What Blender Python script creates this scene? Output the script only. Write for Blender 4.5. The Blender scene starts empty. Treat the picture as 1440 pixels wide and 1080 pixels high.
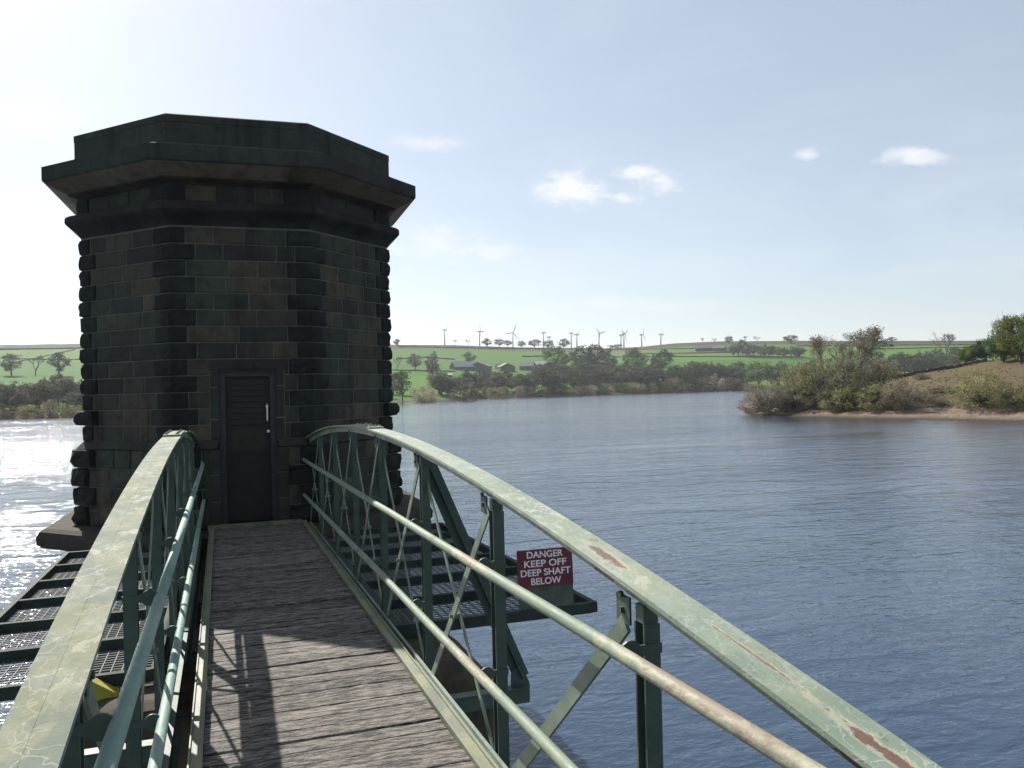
import bpy, math, random
from math import sin, cos, tan, atan2, sqrt, pi, radians, exp
from mathutils import Vector, Matrix

R = random.Random(7)
SC = bpy.context.scene
COL = SC.collection

# ------------------------------------------------------------------ camera
F_PX, CX, CY = 1165.0, 720.0, 540.0          # photograph is 1440 x 1080
YAW, PITCH, ROLL = radians(19.4), radians(0.344), 0.024
EYE = Vector((0, 0, 5.0))
Fw = Vector((sin(YAW) * cos(PITCH), cos(YAW) * cos(PITCH), sin(PITCH)))
R0 = Vector((cos(YAW), -sin(YAW), 0))
U0 = R0.cross(Fw)
CR = cos(ROLL) * R0 - sin(ROLL) * U0
CU = sin(ROLL) * R0 + cos(ROLL) * U0
cam = bpy.data.objects.new('camera', bpy.data.cameras.new('camera'))
COL.objects.link(cam)
cam.matrix_world = Matrix(((CR.x, CU.x, -Fw.x, EYE.x), (CR.y, CU.y, -Fw.y, EYE.y), (CR.z, CU.z, -Fw.z, EYE.z), (0, 0, 0, 1)))
cam.data.sensor_width = 36
cam.data.lens = F_PX / 1440 * 36
cam.data.clip_start = 0.05
cam.data.clip_end = 9000
SC.camera = cam


def ray(px, py):
    return (CR * ((px - CX) / F_PX) + CU * ((CY - py) / F_PX) + Fw).normalized()


# ------------------------------------------------------------------ helpers
def sstep(a, b, x):
    t = min(1, max(0, (x - a) / (b - a)))
    return t * t * (3 - 2 * t)


class MB:
    def __init__(s):
        s.v, s.f, s.m, s.t = [], [], [], []
        s.mi, s.tone = 0, 0.5

    def face(s, idx):
        s.f.append(idx); s.m.append(s.mi); s.t.append(s.tone)

    def add(s, vs, fs):
        b = len(s.v)
        s.v += [tuple(p) for p in vs]
        for f in fs: s.face([b + i for i in f])

    def box(s, a, b):
        x0, y0, z0 = a; x1, y1, z1 = b
        s.add([(x0, y0, z0), (x1, y0, z0), (x1, y1, z0), (x0, y1, z0), (x0, y0, z1), (x1, y0, z1), (x1, y1, z1), (x0, y1, z1)],
              [(3, 2, 1, 0), (4, 5, 6, 7), (0, 1, 5, 4), (1, 2, 6, 5), (2, 3, 7, 6), (3, 0, 4, 7)])

    def bar(s, p, q, w, h, side=Vector((1, 0, 0)), bev=0):
        """rectangular bar from p to q, w along 'side', h across"""
        p, q = Vector(p), Vector(q)
        d = (q - p).normalized()
        u = side - d * side.dot(d); u.normalize()
        n = d.cross(u)
        c = [(-1, -1), (1, -1), (1, 1), (-1, 1)]
        vs = [p + u * a * w / 2 + n * b * h / 2 for a, b in c] + [q + u * a * w / 2 + n * b * h / 2 for a, b in c]
        s.add(vs, [(3, 2, 1, 0), (4, 5, 6, 7), (0, 1, 5, 4), (1, 2, 6, 5), (2, 3, 7, 6), (3, 0, 4, 7)])

    def tube(s, pts, r, n=12, cap=True):
        pts = [Vector(p) for p in pts]
        rs = r if isinstance(r, (list, tuple)) else [r] * len(pts)
        b = len(s.v); prev = None
        for i, p in enumerate(pts):
            d = (pts[min(i + 1, len(pts) - 1)] - pts[max(i - 1, 0)]).normalized()
            if prev is None:
                a = Vector((0, 0, 1)) if abs(d.z) < .9 else Vector((1, 0, 0))
                u = a.cross(d).normalized()
            else:
                u = (prev - d * prev.dot(d)).normalized()
            prev = u; w = d.cross(u)
            for k in range(n):
                t = 2 * pi * k / n
                s.v.append(tuple(p + (u * cos(t) + w * sin(t)) * rs[i]))
        for i in range(len(pts) - 1):
            for k in range(n):
                s.face([b + i * n + k, b + i * n + (k + 1) % n, b + (i + 1) * n + (k + 1) % n, b + (i + 1) * n + k])
        if cap:
            s.face([b + k for k in range(n)][::-1]); s.face([b + (len(pts) - 1) * n + k for k in range(n)])

    def loft(s, rings, closed=True, caps=True):
        b = len(s.v); n = len(rings[0])
        for rg in rings: s.v += [tuple(p) for p in rg]
        for i in range(len(rings) - 1):
            for k in range(n if closed else n - 1):
                k2 = (k + 1) % n
                s.face([b + i * n + k, b + i * n + k2, b + (i + 1) * n + k2, b + (i + 1) * n + k])
        if caps:
            s.face([b + k for k in range(n)][::-1]); s.face([b + (len(rings) - 1) * n + k for k in range(n)])

    def build(s, name, mats, parent=None, org=(0, 0, 0), smooth=False):
        me = bpy.data.meshes.new(name)
        o_ = Vector(org)
        me.from_pydata([tuple(Vector(p) - o_) for p in s.v], [], s.f)
        for m in (mats if isinstance(mats, (list, tuple)) else [mats]): me.materials.append(m)
        me.polygons.foreach_set('material_index', s.m)
        at = me.attributes.new('tone', 'FLOAT', 'FACE')
        at.data.foreach_set('value', s.t)
        if smooth: me.polygons.foreach_set('use_smooth', [True] * len(s.f))
        me.update()
        o = bpy.data.objects.new(name, me)
        COL.objects.link(o)
        if parent is not None: o.parent = parent
        return o


def tag(o, label=None, cat=None, group=None, kind=None):
    if label: o['label'] = label
    if cat: o['category'] = cat
    if group: o['group'] = group
    if kind: o['kind'] = kind
    return o


def empty(name, loc, rz=0):
    o = bpy.data.objects.new(name, None)
    o.location = loc; o.rotation_euler = (0, 0, rz)
    o.empty_display_size = .2
    COL.objects.link(o)
    return o


# ------------------------------------------------------------------ materials
class NT:
    def __init__(s, name):
        s.mat = bpy.data.materials.new(name); s.mat.use_nodes = True
        s.t = s.mat.node_tree; s.n = s.t.nodes; s.n.clear()
        s.out = s.n.new('ShaderNodeOutputMaterial')
        s.b = s.n.new('ShaderNodeBsdfPrincipled')
        s.t.links.new(s.b.outputs[0], s.out.inputs[0])

    def link(s, a, b): s.t.links.new(a, b)

    def val(s, sock, v):
        if isinstance(v, (int, float)): sock.default_value = v
        elif isinstance(v, (tuple, list)): sock.default_value = tuple(v) + ((1,) if len(v) == 3 and sock.type == 'RGBA' else ())
        else: s.link(v, sock)

    def coord(s, kind='Object', scale=(1, 1, 1), rot=(0, 0, 0)):
        tc = s.n.new('ShaderNodeTexCoord'); mp = s.n.new('ShaderNodeMapping')
        s.link(tc.outputs[kind], mp.inputs[0]); mp.inputs['Scale'].default_value = scale; mp.inputs['Rotation'].default_value = rot
        return mp.outputs[0]

    def noise(s, vec, scale, detail=4, rough=.6, out=0, dist=0):
        nd = s.n.new('ShaderNodeTexNoise')
        s.link(vec, nd.inputs['Vector']); nd.inputs['Scale'].default_value = scale
        nd.inputs['Detail'].default_value = detail; nd.inputs['Roughness'].default_value = rough
        nd.inputs['Distortion'].default_value = dist
        return nd.outputs[out]

    def voro(s, vec, scale, feature='F1', out=0, rnd=1):
        nd = s.n.new('ShaderNodeTexVoronoi'); nd.feature = feature
        s.link(vec, nd.inputs['Vector']); nd.inputs['Scale'].default_value = scale
        nd.inputs['Randomness'].default_value = rnd
        return nd.outputs[out]

    def ramp(s, fac, a, b, c0=0.0, c1=1.0, smooth=False):
        nd = s.n.new('ShaderNodeMapRange'); nd.clamp = True
        if smooth: nd.interpolation_type = 'SMOOTHSTEP'
        s.link(fac, nd.inputs[0])
        for i, v in enumerate((a, b, c0, c1)): nd.inputs[i + 1].default_value = v
        return nd.outputs[0]

    def math(s, op, a, b=0.0):
        nd = s.n.new('ShaderNodeMath'); nd.operation = op
        s.val(nd.inputs[0], a); s.val(nd.inputs[1], b)
        return nd.outputs[0]

    def mix(s, fac, a, b, blend='MIX'):
        nd = s.n.new('ShaderNodeMix'); nd.data_type = 'RGBA'; nd.blend_type = blend; nd.clamp_factor = True
        s.val(nd.inputs[0], fac); s.val(nd.inputs[6], a); s.val(nd.inputs[7], b)
        return nd.outputs[2]

    def attr(s, name):
        nd = s.n.new('ShaderNodeAttribute'); nd.attribute_name = name
        return nd.outputs['Fac']

    def bump(s, h, strength=.5, dist=.01, normal=None):
        nd = s.n.new('ShaderNodeBump'); s.link(h, nd.inputs['Height'])
        nd.inputs['Strength'].default_value = strength; nd.inputs['Distance'].default_value = dist
        if normal is not None: s.link(normal, nd.inputs['Normal'])
        return nd.outputs[0]

    def done(s, color, rough=.7, normal=None, metal=0.0, spec=.5):
        s.val(s.b.inputs['Base Color'], color); s.val(s.b.inputs['Roughness'], rough)
        s.b.inputs['Metallic'].default_value = metal
        s.b.inputs['Specular IOR Level'].default_value = spec
        if normal is not None: s.link(normal, s.b.inputs['Normal'])
        return s.mat


def mat_plain(name, color, rough=.7, var=.25, scale=6, spec=.4):
    m = NT(name); c = m.coord('Object')
    n = m.noise(c, scale, 5)
    k = m.ramp(n, .3, .7, 1 - var, 1 + var)
    col = m.mix(1.0, color, m.mix(0.0, (1, 1, 1), (1, 1, 1)), 'MULTIPLY')
    nd = m.n.new('ShaderNodeVectorMath'); nd.operation = 'SCALE'
    m.link(col, nd.inputs[0]); m.link(k, nd.inputs['Scale'])
    return m.done(nd.outputs[0], rough, m.bump(n, .25, .01), spec=spec)


def mat_stone(name, base=(.066, .062, .054), brown=(.12, .098, .068), green=(.036, .054, .038), amount=1.0):
    m = NT(name); c = m.coord('Object')
    tone = m.attr('tone')
    big = m.noise(c, .9, 4)
    fine = m.noise(c, 22, 6, .7)
    mid = m.noise(c, 5, 5)
    col = m.mix(m.ramp(tone, .3, 1.0), tuple(x * .45 for x in base), brown)
    col = m.mix(m.math('MULTIPLY', m.ramp(big, .42, .62), .75), col, green)
    col = m.mix(m.ramp(mid, .5, .75), col, tuple(x * .4 for x in base))
    col = m.mix(m.math('MULTIPLY', m.ramp(fine, .62, .75), .35), col, (.2, .19, .17))
    streak = m.noise(m.coord('Object', (2.6, 2.6, .22)), 1.6, 5, .7)
    col = m.mix(m.math('MULTIPLY', m.ramp(streak, .5, .68), .7), col, tuple(x * .28 for x in base))
    drip = m.math('MULTIPLY', m.ramp(m.noise(m.coord('Object', (9, 9, .8)), 1.3, 3, .6), .7, .76), m.ramp(fine, .4, .6))
    col = m.mix(m.math('MULTIPLY', drip, .35), col, (.22, .22, .2))
    h = m.math('ADD', m.math('MULTIPLY', fine, .5), mid)
    return m.done(col, .92, m.bump(h, .8, .02), spec=.2)


def mat_paint(name, green=(.16, .27, .21), pale=(.42, .5, .43), pale_amt=(.45, .7), flake=0.0, rust=(.66, .76), lichen=0.0, rough=.5,
              stretch=(1, 1, 1), crack=9.0, crackcol=(.42, .42, .36), spec=.45, patches=()):
    m = NT(name); c = m.coord('Object', stretch)
    big = m.noise(c, 1.6, 5, .65)
    mid = m.noise(c, 9, 6, .7)
    fine = m.noise(c, 60, 4, .7)
    col = m.mix(m.ramp(big, *pale_amt), green, pale)
    col = m.mix(m.math('MULTIPLY', m.ramp(fine, .5, .72), .4), col, tuple(x * .55 for x in green))
    col = m.mix(m.math('MULTIPLY', m.ramp(mid, .45, .7), .35), col, tuple(min(1, x * 1.35) for x in pale))
    h = fine
    if flake:
        warp = m.n.new('ShaderNodeVectorMath'); warp.operation = 'ADD'
        nz = m.n.new('ShaderNodeTexNoise'); m.link(c, nz.inputs['Vector']); nz.inputs['Scale'].default_value = 13
        nz.inputs['Detail'].default_value = 4
        sc = m.n.new('ShaderNodeVectorMath'); sc.operation = 'SCALE'; sc.inputs['Scale'].default_value = .13
        m.link(nz.outputs['Color'], sc.inputs[0]); m.link(c, warp.inputs[0]); m.link(sc.outputs[0], warp.inputs[1])
        d = m.voro(warp.outputs[0], crack, 'DISTANCE_TO_EDGE')
        line = m.ramp(d, .005, .05, 1, 0)
        patch = m.ramp(m.noise(c, 4, 5), .42, .56)
        lf = m.math('MULTIPLY', m.math('MULTIPLY', line, patch), flake)
        chip = m.math('MULTIPLY', m.ramp(m.noise(c, 15, 6, .72, dist=.6), .555, .575), m.ramp(m.noise(c, 2.6, 4), .4, .55))
        col = m.mix(m.math('MULTIPLY', chip, min(1, flake * 1.1)), col, crackcol)
        chip2 = m.ramp(m.noise(c, 19, 6, .75), .63, .65)
        col = m.mix(m.math('MULTIPLY', chip2, .55), col, tuple(x * .5 for x in green))
        col = m.mix(lf, col, crackcol)
        edge = m.math('MULTIPLY', m.ramp(d, .0, .03, 1, 0), patch)
        col = m.mix(m.math('MULTIPLY', edge, .5 * flake), col, (.16, .15, .11))
        h = m.math('ADD', m.math('ADD', m.math('MULTIPLY', lf, .8), m.math('MULTIPLY', chip, -.9)), fine)
    if lichen:
        col = m.mix(m.math('MULTIPLY', m.ramp(m.noise(c, 5, 5, .7), .42, .62), lichen), col, (.23, .225, .11))
    rn = m.math('ADD', m.math('MULTIPLY', m.noise(c, 2.3, 6, .75), .8), m.math('MULTIPLY', mid, .2))
    rm = m.ramp(rn, *rust)
    for x_, y_, rx, ry, k_ in patches:       # rusted-through places of their own
        mp = m.n.new('ShaderNodeMapping'); m.link(m.coord('Object'), mp.inputs[0])
        mp.inputs['Location'].default_value = (-x_ / rx, -y_ / ry, 0); mp.inputs['Scale'].default_value = (1 / rx, 1 / ry, 0)
        ln = m.n.new('ShaderNodeVectorMath'); ln.operation = 'LENGTH'; m.link(mp.outputs[0], ln.inputs[0])
        q = m.math('ADD', m.math('SUBTRACT', 1.0, ln.outputs['Value']), m.math('MULTIPLY', m.math('SUBTRACT', m.noise(m.coord('Object', (1, .5, 1)), 26, 5, .7), .5), 2.4))
        pk = m.math('MULTIPLY', m.ramp(q, .25, .5), k_)
        halo = m.math('MULTIPLY', m.ramp(q, -.2, .3), .7)
        col = m.mix(halo, col, (.36, .33, .24))
        rm = m.math('MAXIMUM', rm, pk)
    col = m.mix(rm, col, m.mix(fine, (.07, .034, .024), (.15, .09, .065)))
    spots = m.ramp(m.noise(c, 34, 3), .68, .74)
    col = m.mix(m.math('MULTIPLY', spots, .6), col, (.14, .1, .07))
    h = m.math('SUBTRACT', h, rm)
    return m.done(col, m.ramp(mid, .3, .7, rough - .08, rough + .15), m.bump(h, .35, .004), spec=spec)


M = {}
M['stone'] = mat_stone('sooty_stone')
M['stone_dark'] = mat_stone('sootiest_stone', (.032, .032, .03), (.05, .045, .036), (.024, .033, .026))
M['cornice'] = mat_stone('cornice_stone', (.05, .043, .036), (.1, .075, .05), (.03, .04, .03))
M['corbel'] = mat_stone('brown_corbel_stone', (.15, .122, .088), (.24, .185, .125), (.13, .115, .085))
M['parapet'] = mat_stone('mossy_stone', (.05, .055, .05), (.065, .068, .056), (.034, .056, .04))
M['slabstone'] = mat_stone('pale_stone', (.07, .06, .05), (.14, .115, .085), (.05, .05, .028))
M['mortar'] = mat_plain('mortar', (.085, .088, .074), .95, .35, 3)
M['post'] = mat_paint('green_paint_dark', (.03, .055, .042), (.06, .088, .07), (.5, .8), rust=(.72, .8))
M['brace'] = mat_paint('green_paint_pale', (.095, .135, .108), (.19, .235, .195), (.4, .7), rust=(.7, .78), lichen=.15)
M['chord'] = mat_paint('flaking_green_paint', (.13, .18, .14), (.22, .26, .205), (.38, .62), flake=.5, rust=(.62, .68), lichen=.3, rough=.55, stretch=(1, .55, 1), crack=19,
                      patches=((.79, -3.68, .022, .2, 1), (.785, -2.46, .03, .16, .9), (.80, -3.25, .008, .22, .8), (.78, -.4, .03, .1, .5)))
M['chord_white'] = mat_paint('flaking_white_paint', (.092, .118, .096), (.14, .163, .134), (.35, .6), flake=.55, rust=(.7, .78), lichen=.45, rough=.8, spec=.2, stretch=(1, .7, 1), crack=13, crackcol=(.4, .39, .34))
M['tube'] = mat_paint('handrail_paint', (.105, .16, .118), (.18, .215, .16), (.35, .6), rust=(.56, .68), lichen=.2, stretch=(1, .6, 1), rough=.62, spec=.25,
                     patches=((.68, -3.2, .03, .55, .5), (.68, -1.2, .03, .3, .5)))
M['tube_blue'] = mat_paint('handrail_bluish_paint', (.06, .17, .135), (.19, .26, .23), (.38, .55), rust=(.6, .72), lichen=.1, stretch=(1, .6, 1), rough=.6, spec=.3)
M['kerb'] = mat_paint('kerb_paint', (.07, .09, .072), (.125, .135, .1), (.35, .6), lichen=.6, rust=(.7, .8), stretch=(1, .5, 1))
M['frame'] = mat_plain('platform_steel', (.03, .042, .038), .8, .35, 5, .2)
M['grating'] = mat_plain('galvanised_wire', (.12, .13, .128), .7, .2, 9, .3)
M['timber_yellow'] = mat_plain('yellow_strut', (.3, .27, .04), .8)
M['door'] = mat_plain('dark_door_paint', (.011, .009, .0095), .7, .3, 8)
M['door_frame'] = mat_plain('grey_frame_paint', (.032, .033, .035), .7, .3, 8)
M['door_rail'] = mat_plain('brown_panel', (.022, .019, .014), .8, .3, 8)
M['steel'] = mat_plain('bright_steel', (.75, .75, .72), .35, .05, 8)
M['red'] = mat_plain('red_sign', (.115, .009, .022), .5, .3, 7)
M['rust'] = mat_plain('rusty_iron', (.05, .028, .018), .85, .3, 20)
M['white'] = mat_plain('white_letter', (.72, .68, .68), .5, .08, 20)
M['board'] = mat_plain('grey_green_board', (.07, .085, .07), .8, .3, 9)
M['turbine'] = mat_plain('turbine_backlit_grey', (.25, .23, .23), .5, .03, .1)  # greyed down: the turbines' backlit shade is put into the base colour
M['barn_wall'] = mat_plain('barn_wall', (.07, .07, .075), .8, .2, .4)
M['barn_roof'] = mat_plain('barn_roof', (.36, .36, .36), .6, .12, .3)
M['barn_roof_dark'] = mat_plain('barn_dark_roof', (.09, .09, .1), .7, .2, .3)
M['wall'] = mat_plain('dry_stone_wall', (.05, .05, .04), .9, .4, .8)
M['bark'] = mat_plain('bark', (.055, .048, .04), .9, .3, 3)
M['twig_bark'] = mat_plain('twig_bark', (.12, .1, .08), .9, .3, 3)
M['rock'] = mat_plain('pale_rock', (.2, .19, .17), .9, .2, 2)


def mat_wood():
    m = NT('weathered_deck_timber'); c = m.coord('Object')
    tone = m.attr('tone')
    grain = m.noise(m.coord('Object', (.55, 14, 12)), 1.6, 8, .78)
    fine = m.noise(m.coord('Object', (14, 60, 30), (0, 0, .5)), 2.0, 4, .7)
    big = m.noise(m.coord('Object', (1, 4.5, 1)), 1.7, 7, .72)
    col = m.mix(m.ramp(tone, 0, 1), (.06, .056, .05), (.25, .23, .205))
    col = m.mix(m.ramp(grain, .44, .56), col, (.03, .027, .023))
    col = m.mix(m.math('MULTIPLY', m.ramp(big, .5, .62), .75), col, (.17, .162, .15))
    col = m.mix(m.math('MULTIPLY', m.ramp(m.noise(c, 1.1, 5, .7), .54, .68), .45), col, (.055, .055, .03))
    col = m.mix(m.math('MULTIPLY', m.ramp(fine, .5, .66), .6), col, (.025, .021, .018))
    spk = m.noise(m.coord('Object', (10, 52, 40), (0, 0, -.12)), 1.0, 6, .82)
    col = m.mix(m.math('MULTIPLY', m.ramp(spk, .5, .58), .6), col, (.3, .268, .23))
    col = m.mix(m.math('MULTIPLY', m.ramp(spk, .5, .43), .8), col, (.014, .012, .01))
    h = m.math('ADD', m.math('MULTIPLY', grain, 1.0), m.math('ADD', m.math('MULTIPLY', fine, .7), m.math('MULTIPLY', spk, .5)))
    return m.done(col, m.ramp(big, .3, .7, .65, .9), m.bump(h, 1.0, .012), spec=.25)


M['wood'] = mat_wood()


def mat_water():
    m = NT('reservoir_water')
    rot = radians(28)
    c1 = m.coord('Object', (.55, 1.25, 1), (0, 0, rot))
    c2 = m.coord('Object', (1, 2.0, 1), (0, 0, rot - .35))
    c3 = m.coord('Object', (1, 1.6, 1), (0, 0, rot + .5))
    w1 = m.noise(c1, .5, 3, .5, dist=.8)
    w2 = m.noise(c2, 1.7, 3, .6, dist=.5)
    w3 = m.noise(c3, 4.5, 2, .6)
    gust = m.ramp(m.noise(m.coord('Object', (.6, 1.6, 1), (0, 0, rot)), .022, 4, .6), .36, .62, .45, 1.35)
    h = m.math('ADD', m.math('MULTIPLY', w1, 1.0), m.math('ADD', m.math('MULTIPLY', w2, .36), m.math('MULTIPLY', w3, .12)))
    h = m.math('MULTIPLY', h, gust)
    nrm = m.bump(h, 1.0, .17)
    m.n.remove(m.b)
    dif = m.n.new('ShaderNodeBsdfDiffuse'); dif.inputs[0].default_value = (.023, .042, .075, 1); m.link(nrm, dif.inputs['Normal'])
    gl = m.n.new('ShaderNodeBsdfGlossy'); gl.inputs['Roughness'].default_value = .075; gl.inputs['Color'].default_value = (.96, .98, 1, 1); m.link(nrm, gl.inputs['Normal'])
    f0 = m.n.new('ShaderNodeFresnel'); f0.inputs[0].default_value = 1.42            # mean surface
    f1 = m.n.new('ShaderNodeFresnel'); f1.inputs[0].default_value = 1.34; m.link(nrm, f1.inputs['Normal'])   # rippled surface
    fac = m.math('ADD', m.math('MULTIPLY', f0.outputs[0], .6), m.math('MULTIPLY', f1.outputs[0], .5))
    mx = m.n.new('ShaderNodeMixShader'); m.link(fac, mx.inputs[0]); m.link(dif.outputs[0], mx.inputs[1]); m.link(gl.outputs[0], mx.inputs[2])
    m.link(mx.outputs[0], m.out.inputs[0])
    return m.mat


def mat_terrain():
    m = NT('pasture_ground')
    tc = m.n.new('ShaderNodeTexCoord')
    geo = m.n.new('ShaderNodeNewGeometry')
    sep = m.n.new('ShaderNodeSeparateXYZ'); m.link(geo.outputs['Position'], sep.inputs[0])
    c = m.coord('Object', (1, 1, 1))
    field = m.voro(m.coord('Object', (1, .8, 1), (0, 0, .4)), .0058, 'F1', 1)
    fsep = m.n.new('ShaderNodeSeparateColor'); m.link(field, fsep.inputs[0])
    col = m.mix(m.ramp(fsep.outputs[0], .15, .85), (.03, .1, .005), (.05, .135, .006))
    col = m.mix(m.ramp(fsep.outputs[1], .7, .95), col, (.075, .12, .02))
    n = m.noise(c, .02, 6)
    n2 = m.noise(c, .25, 5, .7)
    col = m.mix(m.math('MULTIPLY', m.ramp(n, .45, .7), .5), col, (.06, .108, .014))
    col = m.mix(m.math('MULTIPLY', m.ramp(n2, .45, .7), .3), col, (.036, .078, .01))
    # moorland on the tops, rough bank by the shore
    moor = m.attr('moor')
    col = m.mix(moor, col, m.mix(n2, (.03, .027, .02), (.055, .047, .032)))
    bank = m.attr('bank')
    dry = m.mix(m.ramp(n2, .35, .65), (.1, .07, .04), (.06, .053, .026))
    dry = m.mix(m.math('MULTIPLY', m.ramp(m.noise(c, .09, 4), .5, .6), .8), dry, (.078, .072, .034))
    dry = m.mix(m.math('MULTIPLY', m.ramp(m.noise(c, 1.4, 4, .7), .55, .66), .5), dry, (.15, .115, .075))
    col = m.mix(bank, col, dry)
    beach = m.attr('beach')
    sand = m.mix(m.ramp(m.noise(c, .9, 5), .35, .65), (.19, .145, .11), (.13, .1, .075))
    col = m.mix(beach, col, sand)
    wet = m.ramp(sep.outputs[2], .05, .4, 1, 0)
    col = m.mix(wet, col, (.045, .036, .028))
    h = m.math('ADD', n2, m.noise(c, 1.1, 5, .7))
    return m.done(col, .95, m.bump(h, .7, .5), spec=.1)


M['water'] = mat_water()
M['terrain'] = mat_terrain()


def mat_leaf(name, a, b, trans=.35):
    m = NT(name)
    tone = m.attr('tone')
    col = m.mix(m.ramp(tone, 0, 1), a, b)
    oi = m.n.new('ShaderNodeObjectInfo')
    k = m.ramp(oi.outputs['Random'], 0, 1, .78, 1.2)
    nd = m.n.new('ShaderNodeVectorMath'); nd.operation = 'SCALE'
    m.link(col, nd.inputs[0]); m.link(k, nd.inputs['Scale'])
    m.done(nd.outputs[0], .7, spec=.15)
    tr = m.n.new('ShaderNodeBsdfTranslucent'); m.link(nd.outputs[0], tr.inputs[0])
    mx = m.n.new('ShaderNodeMixShader'); mx.inputs[0].default_value = trans
    m.link(m.b.outputs[0], mx.inputs[1]); m.link(tr.outputs[0], mx.inputs[2]); m.link(mx.outputs[0], m.out.inputs[0])
    return m.mat


LEAF = {
    'green': mat_leaf('leaf_green', (.045, .08, .025), (.1, .16, .045)),
    'dark': mat_leaf('leaf_dark', (.03, .05, .025), (.06, .09, .04)),
    'grey': mat_leaf('twig_grey', (.12, .12, .085), (.24, .225, .155)),
    'brown': mat_leaf('twig_brown', (.14, .118, .084), (.26, .22, .16)),
    'fgrey': mat_leaf('far_grey', (.04, .05, .036), (.075, .09, .06)),
    'fbrown': mat_leaf('far_brown', (.05, .045, .034), (.1, .085, .06)),
    'olive': mat_leaf('leaf_olive', (.12, .12, .05), (.29, .275, .13)),
    'tan': mat_leaf('twig_tan', (.17, .145, .1), (.33, .28, .2)),
    'catkin': mat_leaf('catkin_yellow', (.15, .14, .06), (.36, .33, .18)),
    'lime': mat_leaf('leaf_lime', (.07, .1, .02), (.17, .2, .045)),
}

# ------------------------------------------------------------------ terrain
def az_of(px):          # bridge-relative azimuth of a photo column (to the right = positive)
    return YAW + math.atan((px - CX) / F_PX)


def interp(tab, x):
    if x <= tab[0][0]: return tab[0][1]
    for (x0, y0), (x1, y1) in zip(tab, tab[1:]):
        if x <= x1: return y0 + (y1 - y0) * (x - x0) / (x1 - x0)
    return tab[-1][1]


def horizon(px): return 547.0 - ROLL * (px - CX)


def elev(px, dy):       # tan of elevation angle of a point dy pixels above the horizon
    return dy / sqrt(F_PX ** 2 + (px - CX) ** 2)


SHORE = [(-500, 598), (-200, 594), (0, 590), (100, 587), (330, 578), (560, 566.5), (700, 560), (900, 553.5), (1045, 549), (1200, 546), (1440, 540.5), (1900, 530)]
SKY = [(-500, 488), (0, 485), (120, 483), (300, 484), (540, 484.5), (640, 485), (720, 488), (860, 489.5), (905, 487.5), (950, 482.5), (1010, 480), (1100, 479), (1440, 478.5), (1900, 476)]
RIDGE = [(-500, 800), (0, 850), (560, 1000), (800, 1150), (1440, 1250), (1900, 1200)]
T_SH = [(az_of(p), -5.0 / elev(p, horizon(p) - y)) for p, y in SHORE]
T_SK = [(az_of(p), elev(p, horizon(p) - y)) for p, y in SKY]
T_RD = [(az_of(p), r) for p, r in RIDGE]


def on_water(px, py):
    d = ray(px, py); return EYE + d * (-EYE.z / d.z)


PEN = [on_water(1049, 581), on_water(1062, 584), on_water(1085, 584.5), on_water(1120, 586), (on_water(1200, 588.5)), on_water(1320, 590.5), on_water(1440, 593), on_water(1620, 600)]
PEN = [(p.x, p.y) for p in PEN]
fwd = Vector((sin(YAW), cos(YAW), 0))


def camxy(xr, zc): return (R0.x * xr + fwd.x * zc, R0.y * xr + fwd.y * zc)


PEN += [camxy(150, 60), camxy(330, 90), camxy(330, 330), camxy(120, 235), camxy(70, 205), camxy(48, 178)]


def seg_d(px, py, a, b):
    dx, dy = b[0] - a[0], b[1] - a[1]
    t = max(0, min(1, ((px - a[0]) * dx + (py - a[1]) * dy) / (dx * dx + dy * dy)))
    return sqrt((px - a[0] - t * dx) ** 2 + (py - a[1] - t * dy) ** 2)


def pen_dist(x, y):
    inside = False; d = 1e9
    for i in range(len(PEN)):
        a, b = PEN[i], PEN[(i + 1) % len(PEN)]
        d = min(d, seg_d(x, y, a, b))
        if (a[1] > y) != (b[1] > y) and x < (b[0] - a[0]) * (y - a[1]) / (b[1] - a[1]) + a[0]: inside = not inside
    return d if inside else -d


def wob(x, y, s, k=0):
    return sin(x / s + k + 1.3 * sin(y / (1.7 * s) + k)) * cos(y / (1.2 * s) - 1.7 * k)


def ground(x, y, point=True):
    """height, moor, bank, beach"""
    r = sqrt(x * x + y * y); az = atan2(x, y)
    moor = bank = beach = 0.0
    r0 = interp(T_SH, az) * (1 + .012 * wob(az * 100, 0, 2.2)); r1 = interp(T_RD, az); e1 = interp(T_SK, az)
    if r < r0:
        h = -min(4.0, .15 + (r0 - r) * .08)
    else:
        t = (r - r0) / (r1 - r0)
        e0 = -5.0 / r0
        if t <= 1:
            e = e0 + (e1 - e0) * t ** .75
            h = 5 + r * e + .5 * sin(pi * t) * wob(x, y, 70)
            h = max(h, .02 + .06 * (r - r0) if r - r0 < 20 else h)
            moor = sstep(.88, .93, t + .02 * wob(x, y, 45))
            bank = 1 - sstep(3, 16, r - r0)
        else:
            h = 5 + r * e1 - (r - r1) * .02
            moor = 1.0
    if point and 60 < r < 480:
        d = pen_dist(x, y)
        if d > -12:
            xr = x * R0.x + y * R0.y
            cap = min(9.6, 1.6 + max(0, xr - 46) * .155)
            hp = (cap * (1 - exp(-d / 24)) + .12 * min(d, 5) + .35 * sstep(4, 10, d) * wob(x, y, 9) + .12 * wob(x, y, 2.2, 1) * sstep(2, 5, d)) if d > 0 else d * .12
            if hp > h:
                h = hp; moor = 0; bank = 1.0
                beach = 1 - sstep(7.0, 10.5, d + .9 * wob(x, y, 3.1))
    return h, moor, bank, beach


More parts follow.
